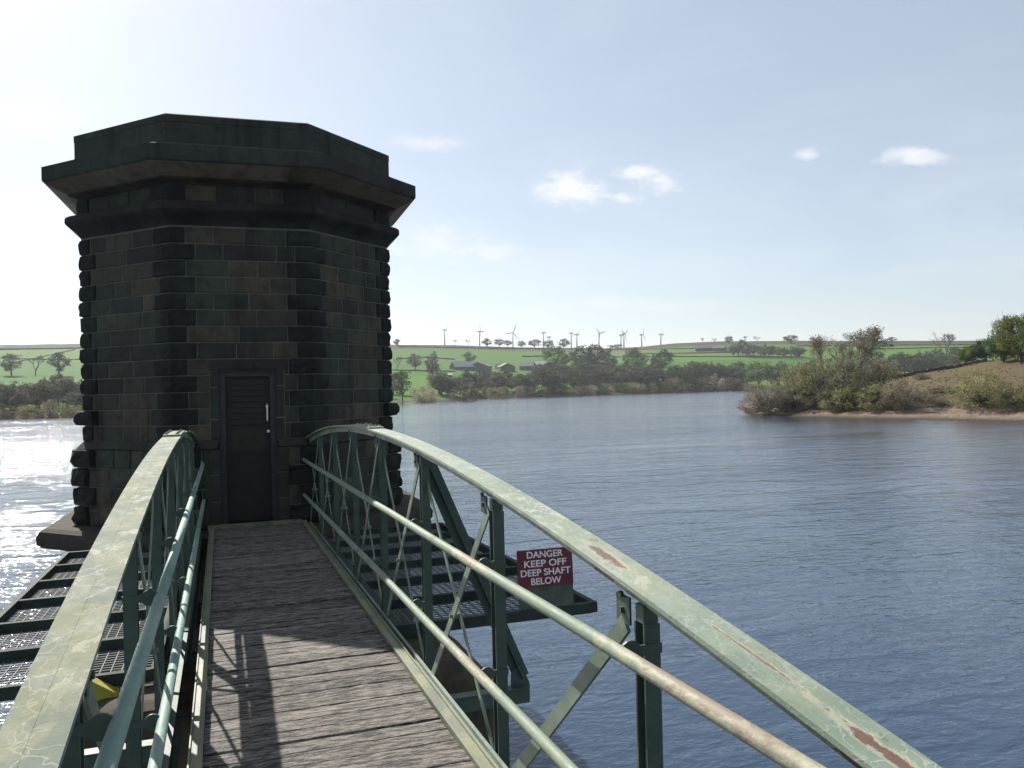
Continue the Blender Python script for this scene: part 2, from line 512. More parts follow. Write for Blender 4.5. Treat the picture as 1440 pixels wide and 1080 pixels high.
def hit(px, py, r_max=3200, point=True):
    """where the sight line of a photo pixel meets the ground"""
    d = ray(px, py); t = 60.0
    while t < r_max:
        p = EYE + d * t
        if p.z <= max(0, ground(p.x, p.y, point)[0]):
            a, b = t / 1.006, t
            for _ in range(14):
                m = (a + b) / 2; q = EYE + d * m
                if q.z <= max(0, ground(q.x, q.y, point)[0]): b = m
                else: a = m
            q = EYE + d * b
            return Vector((q.x, q.y, max(0, ground(q.x, q.y, point)[0])))
        t *= 1.006
    return None


def px_per_m(p):
    return F_PX / (Vector(p) - EYE).dot(Fw)


def build_terrain():
    azs = []
    a = -pi
    while a < pi - 1e-6:
        azs.append(a)
        dg = math.degrees(a)
        a += radians(.22) if -16 < dg < 62 else radians(4)
    rs = [0.0, 30, 60]
    r = 60.0
    while r < 320: r += 3.0 if 85 < r < 215 else 6.0; rs.append(r)
    while r < 1500: r *= 1.016; rs.append(r)
    while r < 3800: r *= 1.08; rs.append(r)
    vs, att = [], []
    for a in azs:
        for r in rs:
            x, y = r * sin(a), r * cos(a)
            if r < 60: g = (-4.0, 0, 0, 0)
            elif -20 < math.degrees(a) < 70: g = ground(x, y)
            else:
                rr = interp(T_SH, a); rr = min(max(rr, 150), 700)
                g = (-4 if r < rr else min(60, (r - rr) * .09), sstep(700, 900, r), 0, 0)
            vs.append((x, y, g[0])); att.append(g)
    n, k = len(azs), len(rs)
    fs = []
    for i in range(n):
        for j in range(k - 1):
            i2 = (i + 1) % n
            fs.append((i * k + j, i * k + j + 1, i2 * k + j + 1, i2 * k + j))
    me = bpy.data.meshes.new('terrain'); me.from_pydata(vs, [], fs)
    for nm, c in (('moor', 1), ('bank', 2), ('beach', 3)):
        at = me.attributes.new(nm, 'FLOAT', 'POINT'); at.data.foreach_set('value', [g[c] for g in att])
    me.polygons.foreach_set('use_smooth', [True] * len(fs))
    me.materials.append(M['terrain']); me.update()
    o = bpy.data.objects.new('terrain', me); COL.objects.link(o)
    tag(o, 'green pasture hills with moorland tops beyond the reservoir and its sandy brown point', 'hillside', kind='structure')


build_terrain()
w = MB()
rings = [0.5, 10, 30, 60, 120, 250, 500, 1000, 1300]
w.loft([[(r * cos(2 * pi * k / 96), r * sin(2 * pi * k / 96), 0) for k in range(96)] for r in rings], caps=False)
w.face(list(range(96)))

wo = w.build('water', M['water'])
tag(wo, 'rippled blue water of the reservoir, glittering towards the left', 'water', kind='structure')
wo.data.flip_normals() if wo.data.polygons[0].normal.z < 0 else None

# ------------------------------------------------------------------ vegetation
def rnd_dir(rg):
    z = rg.uniform(-1, 1); t = rg.uniform(0, 2 * pi); s = sqrt(1 - z * z)
    return Vector((s * cos(t), s * sin(t), z))


def leaf_quad(mb, p, s, rg, up=.0, asp=.7):
    n = rnd_dir(rg); n.z = abs(n.z) + up; n.normalize()
    a = n.orthogonal().normalized()
    a = Matrix.Rotation(rg.uniform(0, 6.28), 3, n) @ a
    b = n.cross(a)
    s *= rg.uniform(.6, 1.4)
    mb.add([p - a * s, p - b * s * asp, p + a * s, p + b * s * asp * rg.uniform(.6, 1)], [(0, 1, 2, 3)])


def limb(mb, p, q, r0, r1, rg, n=5, bend=.08):
    m = p.lerp(q, .5) + rnd_dir(rg) * (q - p).length * bend
    mb.tube([p, m, q], [r0, (r0 + r1) / 2, r1], n, False)


def proto_tree(seed, leaves, nclump, size, zc, zr, wr, trunk_top, spread, clump_r, fill=.55, shoots=0):
    """unit-height tree: crown of leaf clumps round an ellipsoid (centre height zc, half height zr, half width wr), trunk and limbs"""
    rg = random.Random(seed)
    cr, tr = MB(), MB()
    base = Vector((0, 0, -.03)); top = Vector((rg.uniform(-.03, .03), rg.uniform(-.03, .03), trunk_top))
    tr.tube([base, Vector((0, 0, .02)), top * .5, top], [.035, .026, .02, .013], 7, False)
    cl = []
    for k in range(nclump):
        d = rnd_dir(rg)
        rad = rg.uniform(fill, 1.0) ** .5
        c = Vector((d.x * wr * rad, d.y * wr * rad, zc + d.z * zr * rad))
        if c.z < .04: c.z = .04 + rg.random() * .05
        cl.append((c, rg.uniform(.6, 1.25) * clump_r, rg.random()))
    for c, r, tn in cl:
        st = Vector((0, 0, trunk_top)) * rg.uniform(.35, 1.0)
        limb(tr, st, c, .011, .003, rg, 4)
        for _ in range(int(leaves / nclump * (r / clump_r))):
            p = c + rnd_dir(rg) * r * (rg.random() ** .45) * 1.0
            cr.tone = min(1, max(0, tn * .6 + .4 * rg.random()))
            leaf_quad(cr, p, size, rg)
    for _ in range(shoots):
        c, r, tn = rg.choice(cl)
        d = (c - Vector((0, 0, zc - zr * .8))).normalized(); d = (d + rnd_dir(rg) * .45 + Vector((0, 0, .35))).normalized()
        p0 = c + rnd_dir(rg) * r * .6
        limb(tr, p0, p0 + d * rg.uniform(.08, .2), .004, .0015, rg, 3)
    return cr, tr


def proto_bare(seed, levels=6, leaves=500, size=.01, spread=.55):
    """unit-height bare tree: forking branches with a thin haze of buds"""
    rg = random.Random(seed)
    cr, tr = MB(), MB(); tips = []

    def grow(p, d, L, r, lv):
        q = p + d * L
        limb(tr, p, q, r, r * .68, rg, 4 if lv > 2 else 3, .06)
        if lv == 0: tips.append(q); return
        if lv <= 2: tips.append(q)
        for _ in range(2 if rg.random() < .55 else 3):
            nd = (d + rnd_dir(rg) * spread * rg.uniform(.6, 1.2) + Vector((0, 0, .12))).normalized()
            grow(q, nd, L * rg.uniform(.66, .86), r * .64, lv - 1)
    grow(Vector((0, 0, -.03)), Vector((rg.uniform(-.05, .05), rg.uniform(-.05, .05), 1)).normalized(), .26, .03, levels)
    for _ in range(leaves):
        p = rg.choice(tips) + rnd_dir(rg) * .05 * rg.random()
        cr.tone = rg.random(); leaf_quad(cr, p, size, rg)
    zt = max(v[2] for v in tr.v)
    for m in (cr, tr): m.v = [(x / zt, y / zt, z / zt) for x, y, z in m.v]
    return cr, tr


PROTO, CACHE = {}, {}


def proto(kind):
    if kind in PROTO: return PROTO[kind]
    k, s = kind[:-1], ord(kind[-1])
    if k == 'round': a = proto_tree(s, 1500, 34, .03, .6, .36, .36, .45, 1, .13)
    elif k == 'tall': a = proto_tree(s * 3, 1300, 30, .026, .58, .4, .24, .55, 1, .11)
    elif k == 'bush': a = proto_tree(s * 5, 1500, 30, .04, .36, .55, .62, .2, 1, .2)
    elif k == 'nearbush': a = proto_tree(s * 7, 7500, 95, .017, .38, .58, .66, .22, 1, .15, .35, 160)
    elif k == 'neartree': a = proto_tree(s * 11, 9000, 80, .017, .55, .45, .42, .4, 1, .12, .3, 90)
    elif k == 'twig': a = proto_bare(s, 6, 500, .014)
    elif k == 'neartwig': a = proto_bare(s * 2, 7, 2600, .008, .6)
    PROTO[kind] = a
    return a


def mesh_of(kind, colour):
    if (kind, colour) in CACHE: return CACHE[kind, colour]
    bk = 'twig_bark' if 'twig' in kind else 'bark'
    cr, tr = proto(kind)
    zs_ = sorted(v[2] for v in cr.v); xs_ = sorted(abs(v[0]) for v in cr.v)
    if kind[:-1] in ('twig', 'neartwig'): xs_ = sorted(abs(v[0]) for v in tr.v)
    zt_ = zs_[int(.995 * len(zs_))] if kind[:-1] not in ('twig', 'neartwig') else 1.0
    wt_ = 2 * xs_[int((.985 if 'twig' not in kind else .97) * len(xs_))]
    if (kind, 'n') not in CACHE:
        CACHE[kind, 'n'] = 1
        for m_ in (cr, tr): m_.v = [(x / wt_, y / wt_, z / zt_) for x, y, z in m_.v]
    oc = cr.build('crown', LEAF[colour]); ot = tr.build('trunk', M[bk], smooth=True)
    res = (oc.data, ot.data)
    bpy.data.objects.remove(oc); bpy.data.objects.remove(ot)
    CACHE[kind, colour] = res
    return res


def plant(kind, colour, px, pyb, pyt, wpx, name, label, cat, group=None, parts=True, at=None, sink=0.0, point=True):
    """tree whose foot is where photo pixel (px, pyb) meets the ground, as tall and wide there as the photo shows"""
    p = at if at is not None else hit(px, pyb, point=point)
    if p is None: return None
    s = px_per_m(p); h = (pyb - pyt) / s; wd = wpx / s
    root = empty(name, (p.x, p.y, p.z - .02 * h - sink), R.uniform(0, 6.28))
    root.scale = (wd, wd, h)
    tag(root, label, cat, group)
    cm, tm = mesh_of(kind, colour)
    for nm, me in (('crown', cm), ('trunk', tm)):
        o = bpy.data.objects.new(nm, me); COL.objects.link(o); o.parent = root
    return root


# peninsula on the right ------------------------------------------------
T = 'tree'; B = 'bush'
PV = [
    ('nearbusha', 'brown', 1076, 582, 536, 66, 'waterside_bush', 'brown twiggy bush at the very tip of the point, overhanging the water', B),
    ('nearbushb', 'catkin', 1118, 578, 514, 66, 'sallow_bush', 'pale yellow catkin bush just behind the tip of the sandy point', B),
    ('nearbushc', 'grey', 1120, 583, 545, 70, 'waterside_bush', 'grey-brown low bush right of the tip bush, above the stony shore', B),
    ('nearbushd', 'olive', 1158, 577, 504, 92, 'thicket_bush', 'large olive thicket bush in the middle of the point below the bare trees', B),
    ('neartwigb', 'grey', 1162, 560, 470, 84, 'bare_tree', 'left one of two tall bare trees rising above the point thicket', T),
    ('neartwigc', 'grey', 1206, 560, 459, 76, 'bare_tree', 'tallest bare tree on the point, dark twigs spread against the sky', T),
    ('neartwigd', 'grey', 1186, 566, 476, 70, 'bare_tree', 'grey bare tree between the two tallest bare trees on the point', T),
    ('nearbusha', 'grey', 1150, 572, 500, 76, 'thicket_bush', 'tall grey thicket at the foot of the left tall bare tree on the point', B),
    ('nearbushd', 'grey', 1210, 570, 497, 90, 'thicket_bush', 'tall hazy grey thicket behind the tallest bare tree on the point', B),
    ('nearbushe', 'grey', 1188, 578, 506, 80, 'thicket_bush', 'grey-green thicket bush under the tallest bare tree on the point', B),
    ('nearbushf', 'olive', 1228, 574, 508, 76, 'thicket_bush', 'olive thicket bush right of the tallest bare tree, against the far woods', B),
    ('nearbushb', 'olive', 1196, 581, 536, 74, 'shore_bush', 'yellow-green rounded bush beside the beach below the bare trees', B),
    ('nearbusha', 'olive', 1240, 580, 538, 64, 'shore_bush', 'dark olive rounded bush beside the beach, second along from the point thicket', B),
    ('nearbushc', 'tan', 1272, 579, 533, 62, 'shore_bush', 'straw-tinted bush beside the beach at the edge of the brown grass slope', B),
    ('nearbushd', 'brown', 1258, 560, 528, 44, 'thicket_bush', 'small brown bush at the lower left end of the dark wall', B),
    ('nearbushe', 'olive', 1378, 577, 518, 74, 'willow_bush', 'large round grey-olive willow bush alone above the beach on the grass slope', B),
    ('nearbushf', 'olive', 1430, 578, 536, 62, 'willow_bush', 'olive bush at the right edge of the view above the beach', B),
    ('nearbusha', 'tan', 1322, 576, 556, 30, 'grass_tussock', 'tawny tussock bush low on the grass slope left of the round willow', B),
    ('nearbushb', 'brown', 1296, 534, 524, 22, 'gorse_bush', 'small dark bush in the brown grass just under the dark wall', B),
    ('neartreea', 'dark', 1384, 508, 477, 32, 'hawthorn_tree', 'small dark green tree at the top right end of the wall', T),
    ('neartreeb', 'lime', 1362, 513, 486, 26, 'hawthorn_tree', 'small yellow-green tree beside the dark one at the top end of the wall', T),
    ('neartreeb', 'green', 1412, 509, 462, 46, 'broadleaf_tree', 'leafy green tree on the crest left of the tallest tree at right edge', T),
    ('neartreec', 'lime', 1436, 510, 441, 58, 'broadleaf_tree', 'tallest leafy green tree at the right edge on the crest', T),
    ('neartreea', 'green', 1468, 511, 438, 60, 'broadleaf_tree', 'leafy green tree partly cut by the right edge behind the tallest', T),
    ('neartwigd', 'grey', 1408, 508, 446, 36, 'bare_tree', 'hazy bare treetop showing behind the leafy trees at the right edge', T),
    ('twigb', 'brown', 1330, 520, 467, 40, 'bare_tree', 'lone bare tree with a round crown against the sky behind the wall', T),
]
for k, c, x, yb, yt, wd, nm, lb, ct in PV:
    if 1110 < x and yb > 570: yb -= 5
    plant(k, c, x, yb, yt, wd, nm, lb, ct, point=x != 1330)

# far shore --------------------------------------------------------------
FV = [
    ('busha', 'tan', 597, 566, 540, 38, 'round_bush', 'round pinkish-tan bush on the far shore right of the tower', B),
    ('bushb', 'fbrown', 652, 564, 539, 42, 'round_bush', 'round grey-brown bush on the far shore, second from the tower', B),
    ('bushc', 'olive', 698, 561, 544, 26, 'round_bush', 'small olive bush on the far shore below the barns', B),
    ('talla', 'green', 566, 564, 520, 26, 'shore_tree', 'grey-green tall tree by the far shore nearest the tower', T),
    ('rounda', 'green', 584, 520, 497, 22, 'field_tree', 'round green tree alone in the pasture right of the tower', T),
    ('tallb', 'fgrey', 609, 532, 494, 20, 'field_tree', 'tall grey hazy tree in the pasture left of the pale barn', T),
    ('twiga', 'fgrey', 559, 521, 500, 14, 'field_tree', 'thin bare tree in the pasture hard by the tower edge', T),
    ('roundb', 'green', 660, 513, 494, 20, 'field_tree', 'rounded green tree behind the pale-roofed barn', T),
    ('roundc', 'green', 783, 524, 486, 40, 'broadleaf_tree', 'broad green tree right of the farm, left of the dark tall clump', T),
    ('tallc', 'dark', 818, 526, 486, 30, 'dark_tree', 'dark tall tree at the left of the clump below the turbines', T),
    ('talla', 'dark', 838, 526, 484, 32, 'dark_tree', 'dark tall tree in the middle of the clump below the turbines', T),
    ('tallb', 'fgrey', 856, 527, 486, 26, 'dark_tree', 'greyer tall tree at the right of the clump below the turbines', T),
    ('rounda', 'dark', 893, 527, 490, 32, 'field_tree', 'dark round tree in the pasture right of the tall clump', T),
    ('roundb', 'dark', 932, 524, 491, 34, 'field_tree', 'dark round tree, second in the pasture right of the tall clump', T),
    ('bushb', 'tan', 952, 551, 531, 34, 'round_bush', 'pinkish-tan bush on the far shore toward the point', B),
    ('busha', 'tan', 1000, 549.5, 527, 44, 'round_bush', 'large tan bush on the far shore just left of the point', B),
    ('bushc', 'fbrown', 1030, 549, 530, 36, 'round_bush', 'grey-brown bush on the far shore beside the tip of the point', B),
    ('roundc', 'green', 1068, 546, 508, 46, 'broadleaf_tree', 'broad green tree across the water behind the tip of the point', T),
    ('tallb', 'fgrey', 1096, 545, 508, 34, 'broadleaf_tree', 'greyer tree across the water behind the pale catkin bush', T),
    ('roundb', 'fbrown', 558, 487, 476, 10, 'skyline_tree', 'small round tree on the skyline beside the tower', T),
    ('twigb', 'fgrey', 640, 486, 477, 8, 'skyline_tree', 'tiny bare tree on the skyline right of the first turbine', T),
    ('twiga', 'fgrey', 659, 486, 477, 7, 'skyline_tree', 'tiny bare tree on the skyline left of the second turbine', T),
    ('rounda', 'fgrey', 685, 488, 476, 15, 'skyline_tree', 'round tree on the skyline right of the second turbine', T),
    ('roundb', 'fgrey', 702, 488, 476, 14, 'skyline_tree', 'skyline tree midway between the second and third turbines', T),
    ('roundc', 'fgrey', 714, 488, 478, 12, 'skyline_tree', 'skyline tree just left of the third turbine', T),
    ('rounda', 'fgrey', 733, 489, 479, 12, 'skyline_tree', 'skyline tree just right of the third turbine', T),
    ('roundc', 'fgrey', 752, 490, 477, 18, 'skyline_tree', 'broad skyline tree left of the fourth turbine', T),
    ('roundb', 'fgrey', 771, 490, 478, 16, 'skyline_tree', 'broad skyline tree right of the fourth turbine', T),
    ('rounda', 'fgrey', 793, 490, 476, 17, 'skyline_tree', 'round skyline tree left of the sixth turbine', T),
    ('roundc', 'fgrey', 868, 491, 484, 14, 'skyline_tree', 'low skyline tree below the pair of turbines', T),
    ('twigb', 'fgrey', 988, 484, 475, 8, 'skyline_tree', 'small skyline tree above the left end of the dark farmstead', T),
    ('twiga', 'fgrey', 1005, 484, 475, 8, 'skyline_tree', 'small pale skyline tree above the dark farmstead', T),
    ('roundb', 'fgrey', 1025, 484, 472, 11, 'skyline_tree', 'round skyline tree above the right end of the dark farmstead', T),
    ('twigb', 'fbrown', 1048, 483, 472, 9, 'skyline_tree', 'bare skyline tree above the right-hand wood, left one of two', T),
    ('twiga', 'fbrown', 1065, 483, 472, 9, 'skyline_tree', 'bare skyline tree above the right-hand wood, right one of two', T),
    ('roundc', 'fbrown', 1112, 483, 471, 20, 'skyline_tree', 'wide bare skyline tree above the right end of the upper wood', T),
    ('rounda', 'fbrown', 1254, 481, 474, 14, 'skyline_tree', 'low tree on the skyline between the point trees and the lone bare tree', T),
    ('talla', 'fgrey', 16, 528, 497, 26, 'field_tree', 'hazy tree in the left pasture at the left edge of the view', T),
    ('twiga', 'fgrey', 50, 527, 498, 22, 'field_tree', 'hazy tree in the left pasture, middle one of three', T),
    ('tallc', 'fgrey', 83, 528, 495, 26, 'field_tree', 'hazy tree in the left pasture nearest the tower', T),
    ('bushb', 'tan', 69, 587, 561, 26, 'round_bush', 'round pale bush on the left shore by the glittering water', B),
    ('busha', 'fbrown', 8, 589, 568, 30, 'round_bush', 'dark low bush on the left shore at the left edge of the view', B),
    ('bushc', 'olive', 38, 588, 569, 30, 'round_bush', 'olive low bush on the left shore, left of the round pale one', B),
    ('busha', 'olive', 100, 587, 567, 30, 'round_bush', 'olive low bush on the left shore close to the tower', B),
]
for k, c, x, yb, yt, wd, nm, lb, ct in FV:
    plant(k, c, x, yb, yt, wd, nm, lb, ct, point=x < 1040 or x > 1120, group='trees on the far skyline' if nm == 'skyline_tree' else None)


def shore_y(px): return interp(SHORE, px)


def wood(x0, x1, n, lift, hgt, wid, cols, kinds, name, label, group, seed, base=None, point=True):
    rg = random.Random(seed)
    for i in range(n):
        x = x0 + (x1 - x0) * (i + rg.random()) / n
        yb = (shore_y(x) if base is None else interp(base, x)) - rg.uniform(*lift)
        h = rg.uniform(*hgt) * (.9 if name == 'woodland_tree' and 620 < x < 742 else 1)
        plant(rg.choice(kinds), rg.choice(cols), x, yb, yb - h, rg.uniform(*wid), name, label, 'tree' if 'bush' not in name else 'bush', group, point=point)


TK = ['rounda', 'roundb', 'roundc', 'talla', 'tallb', 'tallc']
wood(672, 1050, 34, (1.0, 5), (9, 16), (18, 32), ['fbrown', 'fgrey', 'olive', 'tan'], ['busha', 'bushb', 'bushc'], 'waterside_bush',
     'low grey-brown bush in the fringe along the far shore', 'low bushes along the far shore', 3)
wood(612, 1045, 50, (3, 13), (22, 35), (20, 36), ['fgrey', 'dark', 'fbrown', 'fgrey', 'fbrown', 'green'], TK, 'woodland_tree',
     'hazy grey-green tree in the wood along the far shore below the farm', 'trees of the far shore wood', 5)
wood(748, 930, 16, (12, 22), (22, 32), (18, 30), ['fgrey', 'dark', 'fbrown', 'green'], TK, 'woodland_tree',
     'hazy tree in the upper rows of the far wood behind the shore trees', 'trees of the upper far wood', 6)
wood(910, 1040, 11, (12, 18), (14, 22), (20, 30), ['dark', 'green', 'fgrey'], TK, 'woodland_tree',
     'dark green tree in the hedgy wood above the tan far shore bushes', 'trees above the tan bushes', 8)
wood(1028, 1130, 14, (0, 4), (15, 22), (12, 20), ['fgrey', 'dark', 'fgrey', 'green'], TK, 'copse_tree',
     'hazy grey tree in the upper copse under the skyline right of the dark farmstead', 'trees of the upper copse', 9, [(1028, 502), (1130, 506)])
wood(1215, 1350, 20, (0, 8), (24, 38), (20, 32), ['fgrey', 'green', 'dark', 'fgrey'], TK, 'woodland_tree',
     'hazy green tree in the band of wood behind the dark wall on the point', 'trees behind the wall', 10, [(1215, 538), (1350, 530)], False)
wood(-60, 125, 36, (6, 24), (28, 44), (24, 38), ['fgrey', 'fbrown', 'fgrey', 'dark'], TK, 'woodland_tree',
     'hazy blue-grey tree in the wood on the left shore beside the tower', 'trees of the left shore wood', 11)
wood(-40, 125, 10, (1, 4), (8, 13), (18, 28), ['olive', 'fgrey', 'fbrown'], ['busha', 'bushb', 'bushc'], 'waterside_bush',
     'low olive bush in the fringe along the left shore', 'low bushes along the left shore', 12)
wood(300, 560, 14, (4, 20), (22, 36), (22, 34), ['fgrey', 'dark'], TK, 'woodland_tree',
     'hazy tree on the far shore behind the stone tower', 'trees behind the tower', 13)


# dry stone walls / hedges across the pastures
def field_wall(pts, hpx, name, label, cat='wall', mat='wall', th=1.0):
    mb = MB(); rings = []
    prev = None
    dense = []
    for (x0, y0), (x1, y1) in zip(pts, pts[1:]):
        n = max(2, int(abs(x1 - x0) / 5))
        dense += [(x0 + (x1 - x0) * i / n, y0 + (y1 - y0) * i / n) for i in range(n)]
    dense.append(pts[-1])
    ps = [p for p in (hit(x, y) for x, y in dense) if p is not None]
    for i, p in enumerate(ps):
        d = ps[min(i + 1, len(ps) - 1)] - ps[max(i - 1, 0)]; d.z = 0; d.normalize()
        nrm = Vector((-d.y, d.x, 0)) * th / 2
        h = hpx / px_per_m(p) * R.uniform(.8, 1.15)
        rings.append([p + nrm - Vector((0, 0, .4)), p + nrm * .7 + Vector((0, 0, h)), p - nrm * .7 + Vector((0, 0, h)), p - nrm - Vector((0, 0, .4))])
    if len(rings) < 2: return
    mb.loft(rings)
    o = mb.build(name, M[mat])
    tag(o, label, cat)


field_wall([(558, 505), (600, 503), (640, 506)], 1.5, 'field_wall', 'dark wall across the pasture at the lone round tree')
field_wall([(552, 521), (600, 522), (640, 523)], 1.6, 'field_wall', 'dark wall at the foot of the pasture trees right of the tower')
field_wall([(560, 487.5), (620, 489), (700, 490.5), (780, 491)], 1.5, 'field_wall', 'long dark wall just under the skyline below the first turbines')
field_wall([(735, 502), (775, 501.5)], 1.8, 'field_wall', 'short dark hedge in the pasture left of the broad green tree', 'hedge')
field_wall([(860, 492), (950, 491), (1040, 490)], 1.2, 'field_wall', 'thin dark wall under the turbines on the right')
field_wall([(860, 502.5), (960, 502), (1130, 502.5)], 1.5, 'field_wall', 'long dark wall below the dark farmstead')
field_wall([(905, 498), (975, 497), (1030, 496)], 1.4, 'field_wall', 'dark wall line between the farmstead and the right-hand turbines')
field_wall([(1034, 522), (1052, 522)], 1.8, 'field_wall', 'short dark hedge at the corner of the bright field left of the point', 'hedge')
field_wall([(1120, 487), (1250, 486), (1400, 485)], 1.4, 'field_wall', 'dark wall line under the skyline above the point')
field_wall([(1220, 492), (1290, 490), (1360, 489)], 1.4, 'field_wall', 'second dark wall line above the point, below the skyline one')
field_wall([(-10, 492), (60, 491), (120, 490)], 1.6, 'field_wall', 'dark wall under the skyline at the left of the tower')
field_wall([(-10, 516), (40, 506), (105, 492)], 1.4, 'field_wall', 'dark wall slanting up the left pasture')
field_wall([(-10, 503.5), (60, 506), (125, 506)], 1.3, 'field_wall', 'level dark wall across the left pasture')
def crest(px):
    y = 490.0
    while y < 560:
        p = hit(px, y)
        if p is not None and p.length < 320: return y
        y += .5
    return y


wa, wb = hit(1254, crest(1254) + 1.2), hit(1388, crest(1388) + 1.2)
wm = MB(); wr_ = []
wd2 = wb - wa; wd2.z = 0; wn2 = Vector((-wd2.y, wd2.x, 0)).normalized() * .3
for q in range(61):
    p = wa.lerp(wb, q / 60); p.z = ground(p.x, p.y)[0]
    hw = Vector((0, 0, .72 * R.uniform(.88, 1.1))) * (.75 if q % 17 == 5 else 1)
    wr_.append([p + wn2 - Vector((0, 0, .5)), p + wn2 * .75 + hw, p - wn2 * .75 + hw, p - wn2 - Vector((0, 0, .5))])
wm.loft(wr_)
tag(wm.build('boundary_wall', M['wall']), 'low dark boundary wall climbing the grass slope of the point', 'wall')


# rough grass tussocks over the slope of the point: uncountable, one object
rg = random.Random(77); gr = MB()
for _ in range(9000):
    x, y = camxy(rg.uniform(40, 150), rg.uniform(80, 200))
    d_ = pen_dist(x, y)
    if d_ < 5.5 or wob(x, y, 6, 2) + .5 * wob(x, y, 2.5, .6) < rg.uniform(-.7, .5): continue
    z = ground(x, y)[0]
    gr.tone = rg.random(); hh = rg.uniform(.08, .26)
    for _k in range(3):
        a = rg.uniform(0, 6.28); wv = rg.uniform(.12, .3); lx, ly = rg.uniform(-.2, .2), rg.uniform(-.2, .2)
        gr.add([(x - cos(a) * wv, y - sin(a) * wv, z - .05), (x + cos(a) * wv, y + sin(a) * wv, z - .05), (x + lx, y + ly, z + hh)], [(0, 1, 2)])
go = gr.build('rough_grass', mat_leaf('dry_grass', (.1, .085, .045), (.2, .16, .1), .5))
tag(go, 'tawny rough grass tussocks over the slope of the point', 'grass', kind='stuff')


# farm buildings
def barn(px, pyb, wpx, hpx, dpx, name, label, roofmat='barn_roof', rz=0.0, rise=.35, cat='barn'):
    p = hit(px, pyb)
    s = px_per_m(p); W, Hh, D = wpx / s, hpx / s, dpx / s
    az = -atan2(p.x, p.y) + rz
    root = empty(name, p, az); tag(root, label, cat)
    mb = MB(); mb.box((-W / 2, 0, -2), (W / 2, D, Hh * (1 - rise)))
    e = Hh * (1 - rise)
    mb.add([(-W / 2, 0, e + .01), (-W / 2, D, e + .01), (-W / 2, D / 2, Hh - .15)], [(0, 1, 2)])
    mb.add([(W / 2, 0, e + .01), (W / 2, D, e + .01), (W / 2, D / 2, Hh - .15)], [(0, 2, 1)])
    mb.build('wall', M['barn_wall'], root)
    rf = MB(); ov = .4
    for sg, y in ((-1, -ov), (1, D + ov)):
        a = [(-W / 2 - ov, y, e - .1), (W / 2 + ov, y, e - .1), (W / 2 + ov, D / 2, Hh), (-W / 2 - ov, D / 2, Hh)]
        if sg > 0: a = a[::-1]
        rf.add(a + [(x, yy, z + .25) for x, yy, z in a], [(3, 2, 1, 0), (4, 5, 6, 7), (0, 1, 5, 4), (1, 2, 6, 5), (2, 3, 7, 6), (3, 0, 4, 7)])
    rf.build('roof', M[roofmat], root)
    dr = MB(); dr.box((-W * .2, -.12, 0), (W * .05, -.02, e * .7)); dr.build('door', M['barn_roof_dark'], root)


barn(656, 521, 36, 13, 16, 'barn', 'long barn with pale sloping roof, left end of the farm', 'barn_roof', .5, .6)
barn(689, 523, 16, 14, 30, 'barn', 'largest dark-roofed barn right of the long pale-roofed one', 'barn_roof_dark', 1.25, .45)
barn(722, 522, 16, 11, 22, 'barn', 'dark gabled barn right of the small bright roof', 'barn_roof_dark', 1.9, .45)
barn(708, 520, 16, 9, 10, 'barn', 'small barn with a bright pale roof in the middle of the farm', 'barn_roof', .4, .65)
barn(740, 521, 20, 12, 14, 'barn', 'grey-roofed farm shed left of the right-hand pale roof', 'barn_roof_dark', -.3, .5)
barn(764, 519, 28, 11, 14, 'barn', 'barn with pale roof at the right end of the farm under the broad tree', 'barn_roof', -.2, .6)
barn(990, 494, 24, 8, 12, 'farmhouse', 'left dark farmhouse among dark trees under the skyline', 'barn_roof_dark', .1, .45, 'house')
barn(1011, 494, 16, 8, 12, 'farmhouse', 'right dark farmhouse among dark trees under the skyline', 'barn_roof_dark', -.2, .45, 'house')
barn(624, 529, 24, 3.4, 8, 'shed', 'low pale-roofed shed in the field below the pasture trees', 'barn_roof', .1, .6, 'shed')


# wind turbines
ORD = ['leftmost', 'second', 'third', 'fourth', 'fifth', 'sixth', 'seventh', 'eighth', 'ninth', 'tenth', 'eleventh', 'twelfth']
TURB = [(625, 464, 488, 1.3, .2, 1.0), (674, 466, 489, 1.15, .75, 1.05), (721, 468, 491, .25, .18, 1.15), (764, 468, 492, 1.5, .5, .85), (772, 474, 492, 1.5, .1, .7),
        (803, 468.5, 492, 1.35, .9, .95), (811, 470.5, 492, 1.4, .3, .8), (842, 469, 492, .7, .6, .95), (873, 471, 492, 1.2, 1.0, .85), (877, 469.5, 492, 1.0, .4, .9),
        (902, 470.5, 491, 1.1, .15, .8), (929, 470, 490, 1.3, .8, .8)]
TL = ['leftmost wind turbine of the row, standing alone on the skyline', 'second wind turbine from the left, beside the skyline bushes',
      'large wind turbine with three blades spread wide to the viewer, third from the left', 'fourth wind turbine, rising behind the skyline trees',
      'shortest wind turbine, behind the skyline trees right of a taller one', 'left wind turbine of the close pair right of the skyline trees',
      'right, lower wind turbine of the close pair right of the skyline trees', 'wind turbine standing alone behind the dark tall clump',
      'left wind turbine of the closest-set pair, right of the dark clump', 'right wind turbine of the closest-set pair, right of the dark clump',
      'second wind turbine from the right end of the row', 'rightmost wind turbine of the row above the pasture']
